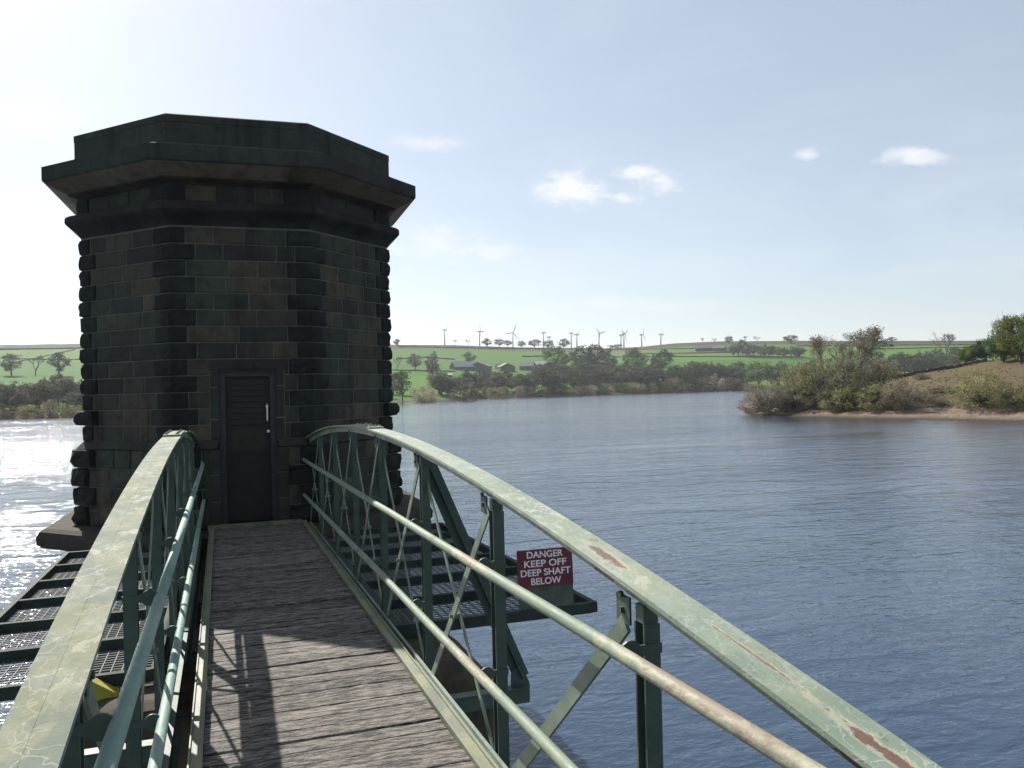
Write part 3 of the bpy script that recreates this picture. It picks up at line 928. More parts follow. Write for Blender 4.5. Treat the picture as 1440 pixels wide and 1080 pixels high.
for i, (px, yh, yb, yaw, rot, sz) in enumerate(TURB):
    d = ray(px, yh); dist = 1680 + 40 * (i % 3)
    hub = EYE + d * (dist / d.dot(Fw))
    g = ground(hub.x, hub.y)[0]
    root = empty('wind_turbine', (hub.x, hub.y, g), -atan2(hub.x, hub.y) + yaw)
    tag(root, TL[i], 'wind turbine', 'wind turbines on the skyline')
    H = hub.z - g
    t = MB(); t.tube([(0, 0, -1), (0, 0, H * .5), (0, 0, H - .9)], [1.7, 1.35, 1.0], 12); t.build('tower', M['turbine'], root, smooth=True)
    nb = MB(); nb.tube([(0, -3.2, H), (0, -2.4, H), (0, 3.6, H), (0, 4.6, H)], [.7, 1.25, 1.3, .8], 10); nb.build('nacelle', M['turbine'], root, smooth=True)
    hb = MB(); hb.tube([(0, -4.9, H), (0, -4.4, H), (0, -3.25, H)], [.3, .9, 1.0], 10); hb.build('hub', M['turbine'], root, smooth=True)
    L = 19 * sz
    for k in range(3):
        a = rot * 2.1 + k * 2 * pi / 3
        dv = Vector((sin(a), 0, cos(a))); sv = Vector((cos(a), 0, -sin(a)))
        c = Vector((0, -4.1, H)); rg_ = []
        for f, ch in ((.04, .8), (.16, 2.3), (.5, 1.6), (.85, .9), (1, .25)):
            q = c + dv * L * f
            rg_.append([q - sv * ch * .4 + Vector((0, -.12, 0)), q + sv * ch * .6, q - sv * ch * .4 + Vector((0, .12, 0))])
        b = MB(); b.loft(rg_); b.build('blade', M['turbine'], root)

# ------------------------------------------------------------------ the footbridge
SLOPE = .0146
CXB = .43                               # bridge centre line


def bz(d, zrel): return 5.0 - SLOPE * d - zrel


def bp(x, d, zrel): return Vector((x, d, bz(d, zrel)))


D0, DS = 2.28, 1.467
def pd(i): return D0 + DS * i


def chz(i): return .21 + .0266 * (i - 3.75) ** 2      # chord underside, metres below the eye plane


bridge = empty('footbridge', (CXB, 5.0, 3.33))
ORG = (CXB, 5.0, 3.33)
tag(bridge, 'green painted iron footbridge with arched lattice sides and plank deck leading to the tower', 'bridge')
DECK = 1.66
# deck planks
mb = MB(); d = -3.2; k = 0
rg = random.Random(21)
while d < 12.15:
    wd_ = rg.choice([.125, .14, .15, .15])
    gap = rg.choice([.014, .011]) if k % 7 in (3, 5) else rg.choice([.003, .003, .004, .006])
    mb.tone = rg.random()
    z = DECK + rg.uniform(-.005, .005)
    x0, x1 = -.112 + rg.uniform(-.004, .004), 1.056 + rg.uniform(-.004, .004)
    n = 12; nx = [x0 + (x1 - x0) * i / n for i in range(n + 1)]
    e = wd_ - gap
    top0 = [bp(x, d + rg.uniform(0, .004), z) for x in nx]; top1 = [bp(x, d + e - rg.uniform(0, .004), z + rg.uniform(-.002, .002)) for x in nx]
    t0b = [p + Vector((0, -.004, -.006)) for p in top0]; t1b = [p + Vector((0, .004, -.006)) for p in top1]
    bt0 = [p + Vector((0, 0, -.055)) for p in t0b]; bt1 = [p + Vector((0, 0, -.055)) for p in t1b]
    rows = [bt0, t0b, top0, top1, t1b, bt1]; b = len(mb.v)
    for r_ in rows: mb.v += [tuple(p) for p in r_]
    for a in range(5):
        for i in range(n):
            mb.face([b + a * (n + 1) + i, b + a * (n + 1) + i + 1, b + (a + 1) * (n + 1) + i + 1, b + (a + 1) * (n + 1) + i])
    for i in (0, n): mb.face([b + a * (n + 1) + i for a in range(6)])
    mb.face([b, b + n, b + 5 * (n + 1) + n, b + 5 * (n + 1)])
    d += wd_; k += 1
o = mb.build('deck', M['wood'], bridge, ORG)
mb = MB()
for x in (.0, .43, .86): mb.box((x - .04, -3.2, bz(4.5, DECK) - .28), (x + .04, 12.1, bz(4.5, DECK) - .165))
mb.build('joists', M['frame'], bridge, ORG)
thr = MB(); thr.box((-.2, 12.16, bz(12.1, DECK) - .1), (1.06, 12.34, bz(12.1, DECK) + .035)); thr.build('threshold', M['kerb'], bridge, ORG)

for s in (-1, 1):
    X = lambda off: CXB + s * off           # distance out from the centre line
    xs = Vector((s, 0, 0))
    # ---- kerb: flat leg beside the planks and its upstand
    kb = MB()
    def strip(mb, o0, o1, z0, z1, d0=-3.2, d1=12.3, n=1):
        ds = [d0 + (d1 - d0) * i / n for i in range(n + 1)]
        lo, hi = sorted((X(o0), X(o1)))
        mb.loft([[bp(lo, q, z0), bp(hi, q, z0), bp(hi, q, z1), bp(lo, q, z1)] for q in ds])
    kb0 = .63 if s > 0 else .545
    strip(kb, kb0, kb0 + .056, DECK + .01, DECK - .022)
    strip(kb, kb0 + .0565, kb0 + .064, DECK + .06, DECK - .035)
    kb.build('kerb', M['kerb'], bridge, ORG)
    # ---- bottom chord: top flange, web, bottom flange
    bc = MB()
    strip(bc, .70, .765, DECK + .052, DECK + .03)
    strip(bc, .745, .765, DECK + .0295, DECK + .004)
    strip(bc, .725, .737, DECK + .3, DECK + .0525)
    strip(bc, .695, .765, DECK + .32, DECK + .3005)
    bc.build('bottom_chord', M['brace'] if s > 0 else M['post'], bridge, ORG)
    # ---- arched top chord: two flat bars with a slit, each with a leg turned down
    ii = [-3.3 + .15 * j for j in range(int((7.15 + 3.3) / .15) + 1)] + [7.2]
    ch = MB()
    for o0, o1, zt, zb in ((.725, .7947, 0, .014), (.7953, .855, 0, .014), (.781, .7935, .0145, .07), (.7965, .809, .0145, .07)):
        lo, hi = sorted((X(o0), X(o1)))
        ch.loft([[bp(lo, pd(i), chz(i) - .016 + zb), bp(hi, pd(i), chz(i) - .016 + zb), bp(hi, pd(i), chz(i) - .016 + zt), bp(lo, pd(i), chz(i) - .016 + zt)] for i in ii])
    ch.build('top_chord', M['chord'] if s > 0 else M['chord_white'], bridge, ORG)
    sp = MB()
    lo, hi = sorted((X(.726), X(.854)))
    isp = [3.15, 3.3, 3.45, 3.6, 3.75]
    sp.loft([[bp(lo, pd(i), chz(i) - .0165), bp(hi, pd(i), chz(i) - .0165), bp(hi, pd(i), chz(i) - .03), bp(lo, pd(i), chz(i) - .03)] for i in isp])
    for i in (3.22, 3.36, 3.54, 3.68):
        for o_ in (.755, .835):
            p = bp(X(o_), pd(i), chz(i) - .0302); sp.tube([p, p + Vector((0, 0, .006)), p + Vector((0, 0, .013))], [.015, .014, .006], 8)
    sp.build('splice_plate', M['chord'] if s > 0 else M['chord_white'], bridge, ORG)
    # ---- posts
    XO = .795
    for i in range(-2, 8):
        dd = pd(i); zt, zb = chz(i) + .06, DECK + .3
        ps = MB()
        for q in (-.028, .028):
            ps.bar(bp(X(XO), dd + q, zt + .05), bp(X(XO), dd + q, zb), .054, .008)
        ps.bar(bp(X(XO), dd, zt + .05), bp(X(XO), dd, zb), .01, .047)
        # hanger plate under the chord, foot plate on the girder
        ps.bar(bp(X(XO - .03), dd + .095, chz(i + .066) + .056), bp(X(XO - .03), dd + .095, chz(i) + .13), .007, .09)
        ps.bar(bp(X(XO), dd, zt - .006), bp(X(XO), dd, zt + .049), .05, .05)
        ps.bar(bp(X(XO - .04), dd, DECK + .12), bp(X(XO - .04), dd, DECK + .3), .007, .17)
        for bz_ in (.04, .09):
            pb = bp(X(XO - .0335), dd + .095, chz(i) + bz_)
            ps.tube([pb, pb - xs * .012], .011, 6)
        # round clamp plates carrying the handrails
        for zr in (.767, 1.277):
            p = bp(X(.72), dd - .033, zr)
            if zr > chz(i) + .06:
                ps.tube([p + Vector((0, -.004, 0)), p + Vector((0, .004, 0))], .034, 16)
                ps.bar(p, bp(X(XO + .03), dd - .033, zr), .009, .03, Vector((0, 1, 0)))
        pst = ps.build('post', M['post'], bridge, ORG)
    # ---- lattice braces
    for i in range(-1, 7):
        top0, top1 = chz(i) + .11, chz(i + 1) + .11
        br = MB(); br.bar(bp(X(XO - .028), pd(i) + .03, top0), bp(X(XO - .028), pd(i + 1) - .02, DECK + .2), .008, .05, xs)
        if i < 1:
            br = MB(); br.bar(bp(X(XO - .028), pd(i) + .085, top0 + .02), bp(X(XO - .028), pd(i + 1) - .02, DECK + .2), .012, .062, xs)
            br.build('brace', M['brace'], bridge, ORG)
            continue
        br.build('brace', M['brace'], bridge, ORG)
        br = MB(); br.bar(bp(X(XO + .012), pd(i + 1) + .09, top1), bp(X(XO + .012), pd(i) + .03, DECK + .2), .008, .036, xs)
        m_ = (bp(X(XO - .028), pd(i) + .03, top0) + bp(X(XO - .028), pd(i + 1) - .02, DECK + .2)) / 2
        br.tube([m_ - xs * .02, m_ + xs * .05], .013, 8)
        br.build('brace', M['brace'], bridge, ORG)
    # ---- handrails
    for zr, e in ((.767, 12.45), (1.277, 12.4)):
        tb = MB()
        pts = [bp(X(.68), -3 + 15.3 * j / 14, zr + .0025 * sin(j * 2.1 + zr * 9)) for j in range(15)]
        pts += [bp(X(.69), e - .05, zr), bp(X(.7), e + .03, zr - .05), bp(X(.7), e + .05, zr - .09)] if zr < 1 else [bp(X(.68), e, zr)]
        tb.tube(pts, .0235, 16)
        tb.build('handrail', M['tube'] if s > 0 else M['tube_blue'], bridge, ORG, smooth=True)
    # ---- outrigger bracing the truss at the third post
    og = MB(); i = 2; dd = pd(i) + .16
    outer = bp(X(1.5), dd, DECK + .3)
    og.bar(bp(X(.83), dd + .03, chz(i) + .02), bp(X(1.5), dd + .03, DECK + .26), .06, .011, Vector((0, 1, 0)))
    og.bar(bp(X(.83), dd + .05, chz(i) + .02), bp(X(1.5), dd + .05, DECK + .26), .011, .11, Vector((0, 1, 0)))
    og.bar(bp(X(.70), dd, DECK + .31), bp(X(1.52), dd, DECK + .31), .09, .012, Vector((0, 1, 0)))
    og.bar(bp(X(.74), dd - .04, DECK + .36), bp(X(1.52), dd - .04, DECK + .36), .01, .09, Vector((0, 1, 0)))
    a = [bp(X(q0), dd, DECK + q1) for q0, q1 in ((1.42, .2), (1.49, .16), (1.55, .3), (1.55, .42), (1.41, .42))]
    og.loft([[p + Vector((0, .03, 0)) for p in a], [p + Vector((0, .042, 0)) for p in a]])
    og.build('outrigger', M['post'], bridge, ORG)

# ------------------------------------------------------------------ pier under mid span
pier = MB()
def rounded(x0, x1, y0, y1, r, z, n=5):
    pts = []
    for cx, cy, a0 in ((x1 - r, y0 + r, -pi / 2), (x1 - r, y1 - r, 0), (x0 + r, y1 - r, pi / 2), (x0 + r, y0 + r, pi)):
        pts += [(cx + r * cos(a0 + pi / 2 * j / n), cy + r * sin(a0 + pi / 2 * j / n), z) for j in range(n + 1)]
    return pts
zt = 3.0
XP0, XP1, YP0, YP1 = -1.02, 1.88, 5.75, 7.0
pier.tone = .6
pr = [(-4, 0), (zt - 1.6, 0), (zt - 1.58, -.01), (zt - .62, -.01), (zt - .6, 0), (zt - .24, 0), (zt - .1, .05), (zt - .03, .13), (zt, .25)]
pier.loft([rounded(XP0 + o_, XP1 - o_, YP0 + o_, YP1 - o_, .18, z) for z, o_ in pr])
po = pier.build('bridge_pier', M['slabstone'])
tag(po, 'stone pier with rounded top standing in the water under the middle of the footbridge', 'pier')

# ------------------------------------------------------------------ side platforms
def platform(s, x_in, x_out, d0, d1, label, name='grating_platform'):
    org = ((x_in + x_out) / 2, d0, 3.12)
    root = empty(name, org); tag(root, label, 'platform')
    z0 = 1.79
    fr = MB(); lo, hi = sorted((x_in, x_out))
    yb = [d0 + (d1 - d0) * k / 6 for k in range(7)]
    def beam(x0, x1, y0, y1, top=0.0, dep=.09):
        fr.loft([[bp(x0, y0, z0 - top), bp(x1, y0, z0 - top), bp(x1, y1, z0 - top), bp(x0, y1, z0 - top)][::-1],
                 [bp(x0, y0, z0 - top) - Vector((0, 0, dep)), bp(x1, y0, z0 - top) - Vector((0, 0, dep)), bp(x1, y1, z0 - top) - Vector((0, 0, dep)), bp(x0, y1, z0 - top) - Vector((0, 0, dep))][::-1]])
    for y in yb: beam(lo + .0552, hi - .0552, y - .03, y + .03)
    beam(lo, lo + .055, d0 - .03, d1 + .03, .003); beam(hi - .055, hi, d0 - .03, d1 + .03, .003)
    fr.build('frame', M['frame'], root, org)
    for k in range(6):
        g = MB(); a, b = yb[k] + .032, yb[k + 1] - .032
        n = int((hi - lo) / .075)
        for j in range(1, n):
            x = lo + .055 + (hi - lo - .11) * j / n
            g.bar(bp(x, a, z0 + .082), bp(x, b, z0 + .082), .006, .014)
        m = int((b - a) / .062)
        for j in range(1, m):
            y = a + (b - a) * j / m
            g.bar(bp(lo + .056, y, z0 + .078), bp(hi - .056, y, z0 + .078), .009, .009, Vector((0, 1, 0)))
        g.build('grating', M['grating'], root, org)
    st = MB()
    st.bar(bp(s * .9 + CXB, d0 + .25, z0 + .1), bp(s * .9 + CXB, d0 + .25, z0 + .38), .12, .12)
    if s < 0:
        st = MB()
        p = bp(x_in - .52, d0 - .1, z0 - .02)
        st.bar(p, bp(x_in - .24, d0 - .1, z0 + .17), .1, .1, Vector((0, 1, 0)))
        st.build('strut', M['timber_yellow'], root, org)
    return root


platform(1, 1.285, 3.08, 6.66, 12.0, 'right-hand steel grating platform over the water beside the footbridge, carrying the danger sign')
platform(-1, -.44, -1.93, 6.3, 12.0, 'left-hand steel grating platform over the glittering water beside the footbridge')

# ------------------------------------------------------------------ danger sign
SP = bp(2.615, 6.66, 1.78)
sign = empty('danger_sign', SP, radians(-2))
tag(sign, 'dark red warning sign with white capitals on a grey board, standing on the right-hand platform', 'sign')
lean = radians(5)
Ry = Matrix.Rotation(-lean, 3, 'X')
def sg(name, x0, x1, y0, y1, z0, z1, mat):
    m = MB(); m.box((x0, y0, z0), (x1, y1, z1)); m.v = [tuple(Ry @ Vector(p)) for p in m.v]
    return m.build(name, mat, sign)
W2 = .247
sg('board', -W2, W2, -.012, .012, -.09, .475, M['board'])
panel = sg('panel', -W2 - .003, W2 + .003, -.02, -.0125, .175, .49, M['red'])
mb = MB()
for x in (-.225, .225):
    for z in (.2, .465):
        mb.tube([(x, -.0205, z), (x, -.025, z)], .0065, 8)
mb.v = [tuple(Ry @ Vector(p)) for p in mb.v]; mb.build('bolts', M['rust'], sign)
mb = MB()
for x in (-.2, .2): mb.box((x - .02, .013, -.09), (x + .02, .05, .42))
mb.v = [tuple(Ry @ Vector(p)) for p in mb.v]; mb.build('stake', M['frame'], sign)
deps = None
for txt, z, wmax in (('DANGER', .417, .33), ('KEEP OFF', .341, .385), ('DEEP SHAFT', .265, .455), ('BELOW', .190, .275)):
    cu = bpy.data.curves.new('lettering', 'FONT'); cu.body = txt; cu.size = .088; cu.align_x = 'CENTER'; cu.extrude = .0012; cu.offset = .0016
    to = bpy.data.objects.new('lettering', cu); COL.objects.link(to)
    bpy.context.view_layer.update()
    dp = bpy.context.evaluated_depsgraph_get()
    me = bpy.data.meshes.new_from_object(to.evaluated_get(dp))
    bpy.data.objects.remove(to)
    xs_ = [v.co.x for v in me.vertices]; ys_ = [v.co.y for v in me.vertices]
    sx = wmax / (max(xs_) - min(xs_)); sy = .058 / (max(ys_) - min(ys_)); mx = (max(xs_) + min(xs_)) / 2; my = min(ys_)
    for v in me.vertices:
        q = Ry @ Vector(((v.co.x - mx) * sx, -.0215 - v.co.z, (v.co.y - my) * sy + z)); v.co = q
    me.materials.clear(); me.materials.append(M['white'])
    o = bpy.data.objects.new('lettering', me); COL.objects.link(o); o.parent = sign

# ------------------------------------------------------------------ the valve tower
AP = 2.31; SIDE = 2 * AP * tan(pi / 8)
TROT = radians(-2)
tc = Vector((.405, 14.81, 0))
tower = empty('valve_tower', tc, TROT)
tag(tower, 'dark octagonal stone valve tower with projecting cornice and door closing the footbridge', 'tower')


def oct_pt(ap, k, t=0.0):
    """point on the octagon of apothem ap: corner k, fraction t toward corner k+1 (corner 0-1 is the front face, left to right)"""
    rr = ap / cos(pi / 8)
    a0 = -pi / 2 - pi / 8 + k * pi / 4; a1 = a0 + pi / 4
    p0 = Vector((rr * cos(a0), rr * sin(a0), 0)); p1 = Vector((rr * cos(a1), rr * sin(a1), 0))
    return p0.lerp(p1, t)


def ring_part(name, prof, mat, seg=5, seed=0, cap_top=False, jit=.25):
    """octagonal moulding: profile [(apothem, z)...], split in stones of varying tone"""
    rg = random.Random(seed); mb = MB()
    for k in range(8):
        cuts = [0.0] + [(j + rg.uniform(-jit, jit)) / seg for j in range(1, seg)] + [1.0]
        for a, b in zip(cuts, cuts[1:]):
            mb.tone = .25 + .4 * rg.random()
            mb.loft([[oct_pt(ap, k, t) + Vector((0, 0, z)) for t in [a + (b - a) * q / 2 for q in range(3)]] for ap, z in prof], closed=False, caps=False)
    if cap_top:
        ap, z = prof[-1]; mb.tone = .3
        mb.add([oct_pt(ap, k) + Vector((0, 0, z)) for k in range(8)], [tuple(range(8))])
    return mb.build(name, mat, tower)


def block(mb, plan, nrm, z0, z1, p, rg, rough=.012):
    """rock-faced stone: plan points with outward normals, raised by about p"""
    zs = [z0, z0 + .014, z0 + (z1 - z0) * .35, z0 + (z1 - z0) * .68, z1 - .014, z1]
    n = len(plan); rings = []
    for iz, z in enumerate(zs):
        rgp = []
        for j in range(n):
            edge = iz in (0, 5) or j in (0, n - 1)
            near = iz in (1, 4) or j in (1, n - 2)
            off = 0 if edge else (p * .75 if near else p) + rg.uniform(-rough, rough)
            rgp.append(plan[j] + nrm[j] * off + Vector((0, 0, z)))
        rings.append(rgp)
    mb.loft(rings, closed=False, caps=False)


Z_PL, Z_STR = 4.36, 7.40          # top of plinth, underside of string course
Z_BASE = 3.12
door_x0, door_x1, door_z1 = -.35, .44, 5.36     # in tower coordinates on the front face (opening)


def face_frame(k, ap):
    a = oct_pt(ap, k); b = oct_pt(ap, k + 1)
    t = (b - a).normalized(); n = Vector((t.y, -t.x, 0))
    return a, t, n, (b - a).length


def masonry(mb, ap, z0, z1, course, seed, bump, quoin, skip=None, faces=range(8), lug=None):
    rg = random.Random(seed); nc = max(1, round((z1 - z0) / course)); hc = (z1 - z0) / nc; g = .006
    for c in range(nc):
        a_, b_ = z0 + c * hc + g, z0 + (c + 1) * hc - g
        for k in faces:
            A, t, n, L = face_frame(k, ap)
            # corner stone between face k-1 and k
            A2, t2, n2, L2 = face_frame(k - 1, ap)
            l1, l2 = (quoin if c % 2 else quoin * .62), (quoin * .62 if c % 2 else quoin)
            mb.tone = rg.random() * .22
            pl = [A - t2 * l2 * f for f in (1, .93, .5, .1)] + [A] + [A + t * l1 * f for f in (.1, .5, .93, 1)]
            nc_ = (n + n2).normalized()
            nm = [n2] * 4 + [nc_ * 1.08] + [n] * 4
            pp = bump * rg.uniform(1.5, 2.9) * (1.0)
            if lug and lug[0] <= c <= lug[1] and k in (7, 2): pp += .09
            mb.mi = 2
            block(mb, pl, nm, a_, b_, pp * 1.25, rg, bump * .8)
            mb.mi = 0
            # stones across the face
            s0 = l1 + g * 2; lend = (quoin * .62 if c % 2 else quoin)
            s1 = L - ((quoin * .62) if c % 2 == 1 else quoin) - g * 2
            s1 = L - (quoin * .62 if c % 2 else quoin) - g * 2
            x = s0
            while x < s1 - .05:
                w_ = rg.uniform(.34, .74)
                if s1 - (x + w_) < .22: w_ = s1 - x
                xa, xb = x, x + w_
                x += w_ + g * 2
                mb.tone = min(1, max(0, rg.gauss(.38, .17)))
                spans = [(xa, xb)]
                if skip and k == 0:
                    q0, q1, zz = skip[0] + L / 2 - .12, skip[1] + L / 2 + .12, skip[2] + .02
                    if a_ < zz and xb > q0 and xa < q1:
                        spans = [sp_ for sp_ in ((xa, min(xb, q0)), (max(xa, q1), xb)) if sp_[1] - sp_[0] > .012]
                for ua, ub in spans:
                    fs_ = (0, min(.4, .02 / (ub - ua)), .35, .7, 1 - min(.29, .02 / (ub - ua)), 1)
                    pl = [A + t * (ua + (ub - ua) * f) for f in fs_]
                    block(mb, pl, [n] * 6, a_, b_, bump * rg.uniform(.5, 1.25), rg, bump * .35)


wm = MB()
# core in mortar, with the door opening left in the front face
def core(mb, ap, z0, z1, opening=None):
    mb.mi = 1
    for k in range(8):
        A, t, n, L = face_frame(k, ap)
        if k == 0 and opening:
            q0, q1, zz = opening[0] + L / 2, opening[1] + L / 2, min(opening[2], z1)
            for xa, xb, za, zb in ((0, q0, z0, z1), (q1, L, z0, z1)) + (((q0, q1, zz, z1),) if zz < z1 else ()):
                mb.add([A + t * xa + Vector((0, 0, za)), A + t * xb + Vector((0, 0, za)), A + t * xb + Vector((0, 0, zb)), A + t * xa + Vector((0, 0, zb))], [(0, 1, 2, 3)])
        else:
            mb.add([A + Vector((0, 0, z0)), A + t * L + Vector((0, 0, z0)), A + t * L + Vector((0, 0, z1)), A + Vector((0, 0, z1))], [(0, 1, 2, 3)])
    mb.mi = 0


core(wm, AP, Z_PL, Z_STR + .1, (door_x0, door_x1, door_z1))
masonry(wm, AP, Z_PL, Z_STR, .238, 4, .014, .33, (door_x0, door_x1, 5.49), lug=(1, 1))
# large stones framing the door
rg = random.Random(9); wm.tone = .2
A, t, n, L = face_frame(0, AP)
for sx in (-1, 1):
    xe = (door_x0 if sx < 0 else door_x1) + L / 2
    for z0_, z1_ in ((4.38, 4.66), (4.68, 5.12), (5.14, 5.36)):
        xa, xb = (xe - .11, xe - .002) if sx < 0 else (xe + .002, xe + .11)
        block(wm, [A + t * (xa + (xb - xa) * f) for f in (0, .15, .5, .85, 1)], [n] * 5, z0_, z1_, .02, rg, .004)
lx0, lx1 = door_x0 + L / 2 - .125, door_x1 + L / 2 + .125
block(wm, [A + t * (lx0 + (lx1 - lx0) * f) for f in (0, .03, .3, .6, .97, 1)], [n] * 6, 5.364, 5.522, .02, rg, .004)
# reveals of the opening (through plinth and wall)
PLO = .09
wm.tone = .25; wm.mi = 0
fy = -AP
for x in (door_x0, door_x1):
    wm.add([(x, fy - PLO, Z_BASE), (x, fy + .3, Z_BASE), (x, fy + .3, Z_PL), (x, fy - PLO, Z_PL)], [(0, 1, 2, 3)])
    wm.add([(x, fy, Z_PL), (x, fy + .3, Z_PL), (x, fy + .3, door_z1), (x, fy, door_z1)], [(0, 1, 2, 3)])
wm.add([(door_x0, fy, door_z1), (door_x1, fy, door_z1), (door_x1, fy + .3, door_z1), (door_x0, fy + .3, door_z1)], [(0, 1, 2, 3)])
wm.build('wall', [M['stone'], M['mortar'], M['stone_dark']], tower)

pm = MB()
core(pm, AP + PLO, Z_BASE, Z_PL - .12, (door_x0, door_x1, door_z1))
pm.mi = 0
masonry(pm, AP + PLO, Z_BASE, Z_PL - .1, .285, 14, .03, .4, (door_x0, door_x1, door_z1))
rgj = random.Random(19); pm.tone = .2
Aj, tj, nj, Lj = face_frame(0, AP + PLO)
for sx in (-1, 1):
    xe = (door_x0 if sx < 0 else door_x1) + Lj / 2
    for z0_, z1_ in ((3.13, 3.5), (3.515, 3.88), (3.895, 4.25)):
        xa, xb = (xe - .165, xe - .002) if sx < 0 else (xe + .002, xe + .165)
        block(pm, [Aj + tj * (xa + (xb - xa) * f) for f in (0, .1, .5, .9, 1)], [nj] * 5, z0_, z1_, .02, rgj, .005)
for k in range(8):      # weathered top of the plinth
    a0, a1 = oct_pt(AP + PLO + .03, k), oct_pt(AP + PLO + .03, k + 1); b0, b1 = oct_pt(AP, k), oct_pt(AP, k + 1)
    zt_ = Vector((0, 0, Z_PL - .1)); zh = Vector((0, 0, Z_PL + .02))
    if k == 0:
        for f0, f1 in ((0, (door_x0 + SIDE / 2 - .0) / SIDE), ((door_x1 + SIDE / 2) / SIDE, 1)):
            pm.add([a0.lerp(a1, f0) + zt_, a0.lerp(a1, f1) + zt_, b0.lerp(b1, f1) + zh, b0.lerp(b1, f0) + zh], [(0, 1, 2, 3)])
    else: pm.add([a0 + zt_, a1 + zt_, b1 + zh, b0 + zh], [(0, 1, 2, 3)])
pm.build('plinth', [M['stone'], M['mortar'], M['stone_dark']], tower)

ring_part('string_course', [(AP, Z_STR + .02), (AP + .05, Z_STR + .1), (AP + .17, Z_STR + .19), (AP + .2, Z_STR + .22), (AP + .205, Z_STR + .25), (AP + .2, Z_STR + .31), (AP + .15, Z_STR + .345), (AP + .03, Z_STR + .37)], M['stone_dark'], 3, 31)
frieze = MB()
core(frieze, AP + .0, Z_STR + .3, Z_STR + .8)
frieze.mi = 0
masonry(frieze, AP + .01, Z_STR + .345, Z_STR + .6, .26, 41, .014, .36)
frieze.build('frieze', [M['stone'], M['mortar'], M['stone_dark']], tower)
ZC = Z_STR + .6
ring_part('bed_mould', [(AP + .02, ZC - .01), (AP + .05, ZC + .01), (AP + .13, ZC + .04), (AP + .16, ZC + .05), (AP + .17, ZC + .07)], M['cornice'], 4, 32)
ring_part('corbel', [(AP + .17, ZC + .0702), (AP + .3, ZC + .13), (AP + .41, ZC + .185), (AP + .445, ZC + .205)], M['corbel'], 4, 36)
ring_part('cornice', [(AP + .445, ZC + .2053), (AP + .47, ZC + .225), (AP + .475, ZC + .25), (AP + .475, ZC + .43), (AP + .06, ZC + .57)], M['parapet'], 3, 37)
ZP = ZC + .56
ring_part('parapet', [(AP + .062, ZP - .05), (AP + .062, ZP + .3)], M['parapet'], 2, 33, jit=.1)
ring_part('coping', [(AP + .055, ZP + .3), (AP + .068, ZP + .305), (AP + .068, ZP + .4), (AP + .02, ZP + .425), (0.3, ZP + .45)], M['parapet'], 2, 34, True, .1)

# base slab and shaft below
sl = MB()
def octo(ap, z): return [oct_pt(ap, k) + Vector((0, 0, z)) for k in range(8)]
sl.tone = .35
SLP = .62
sl.loft([octo(AP + SLP - .06, 2.84), octo(AP + SLP, 2.9), octo(AP + SLP + .01, 3.0), octo(AP + SLP - .03, 3.08), octo(AP + SLP - .12, 3.12)])
sl.build('base_slab', M['slabstone'], tower)
sh = MB(); core(sh, AP + .2, -3.5, 2.84); masonry(sh, AP + .2, .1, 2.84, .34, 55, .03, .4)
sh.build('shaft', [M['stone'], M['mortar'], M['stone_dark']], tower)

# door
df = MB()
x0, x1, z0, z1 = door_x0 + .002, door_x1 - .002, Z_BASE, door_z1 - .002
yf = fy + .07
fw_ = .085
for a, b in (((x0, yf, z0), (x0 + fw_, yf + .12, z1)), ((x1 - fw_, yf, z0), (x1, yf + .12, z1)), ((x0 + fw_ + .0005, yf, z1 - fw_), (x1 - fw_ - .0005, yf + .12, z1))): df.box(a, b)
df.build('door_frame', M['door_frame'], tower)
dx0, dx1, dz0, dz1 = x0 + fw_ + .003, x1 - fw_ - .003, Z_BASE + .06, z1 - fw_ - .004
dr = MB()
yd = yf + .05
dr.box((dx0, yd, dz0), (dx1, yd + .05, dz1))
for a, b in (((dx0, yd - .012, dz0 + .04), (dx0 + .07, yd - .001, dz1)), ((dx1 - .07, yd - .012, dz0 + .04), (dx1, yd - .001, dz1))): dr.box(a, b)
door = dr.build('door', M['door'], tower)
lv = MB()
zz = 4.58
while zz < dz1 - .05:
    lv.add([(dx0 + .072, yd - .016, zz), (dx1 - .072, yd - .016, zz), (dx1 - .072, yd - .002, zz + .075), (dx0 + .072, yd - .002, zz + .075)], [(0, 1, 2, 3)])
    lv.add([(dx0 + .072, yd - .016, zz), (dx1 - .072, yd - .016, zz), (dx1 - .072, yd - .002, zz - .004), (dx0 + .072, yd - .002, zz - .004)], [(3, 2, 1, 0)])
    zz += .082
lv.build('louvre', M['door'], door)
pn = MB(); pn.box((dx0 + .072, yd - .02, 4.18), (dx1 - .072, yd - .001, 4.54)); pn.build('panel', M['door_rail'], door)
hd = MB()
xh = dx1 - .04
hd.tube([(xh, yd - .012, 4.86), (xh, yd - .06, 4.855), (xh, yd - .062, 4.63), (xh, yd - .012, 4.625)], .0105, 8)
hd.tube([(xh, yd - .012, 4.83), (xh - .001, yd - .02, 4.83)], .02, 8)
hd.build('handle', M['steel'], door)
kn = MB(); kn.tube([(xh + .01, yd - .012, 4.47), (xh + .01, yd - .04, 4.47), (xh + .01, yd - .055, 4.47)], [.012, .022, .012], 10); kn.build('knob', M['steel'], door)

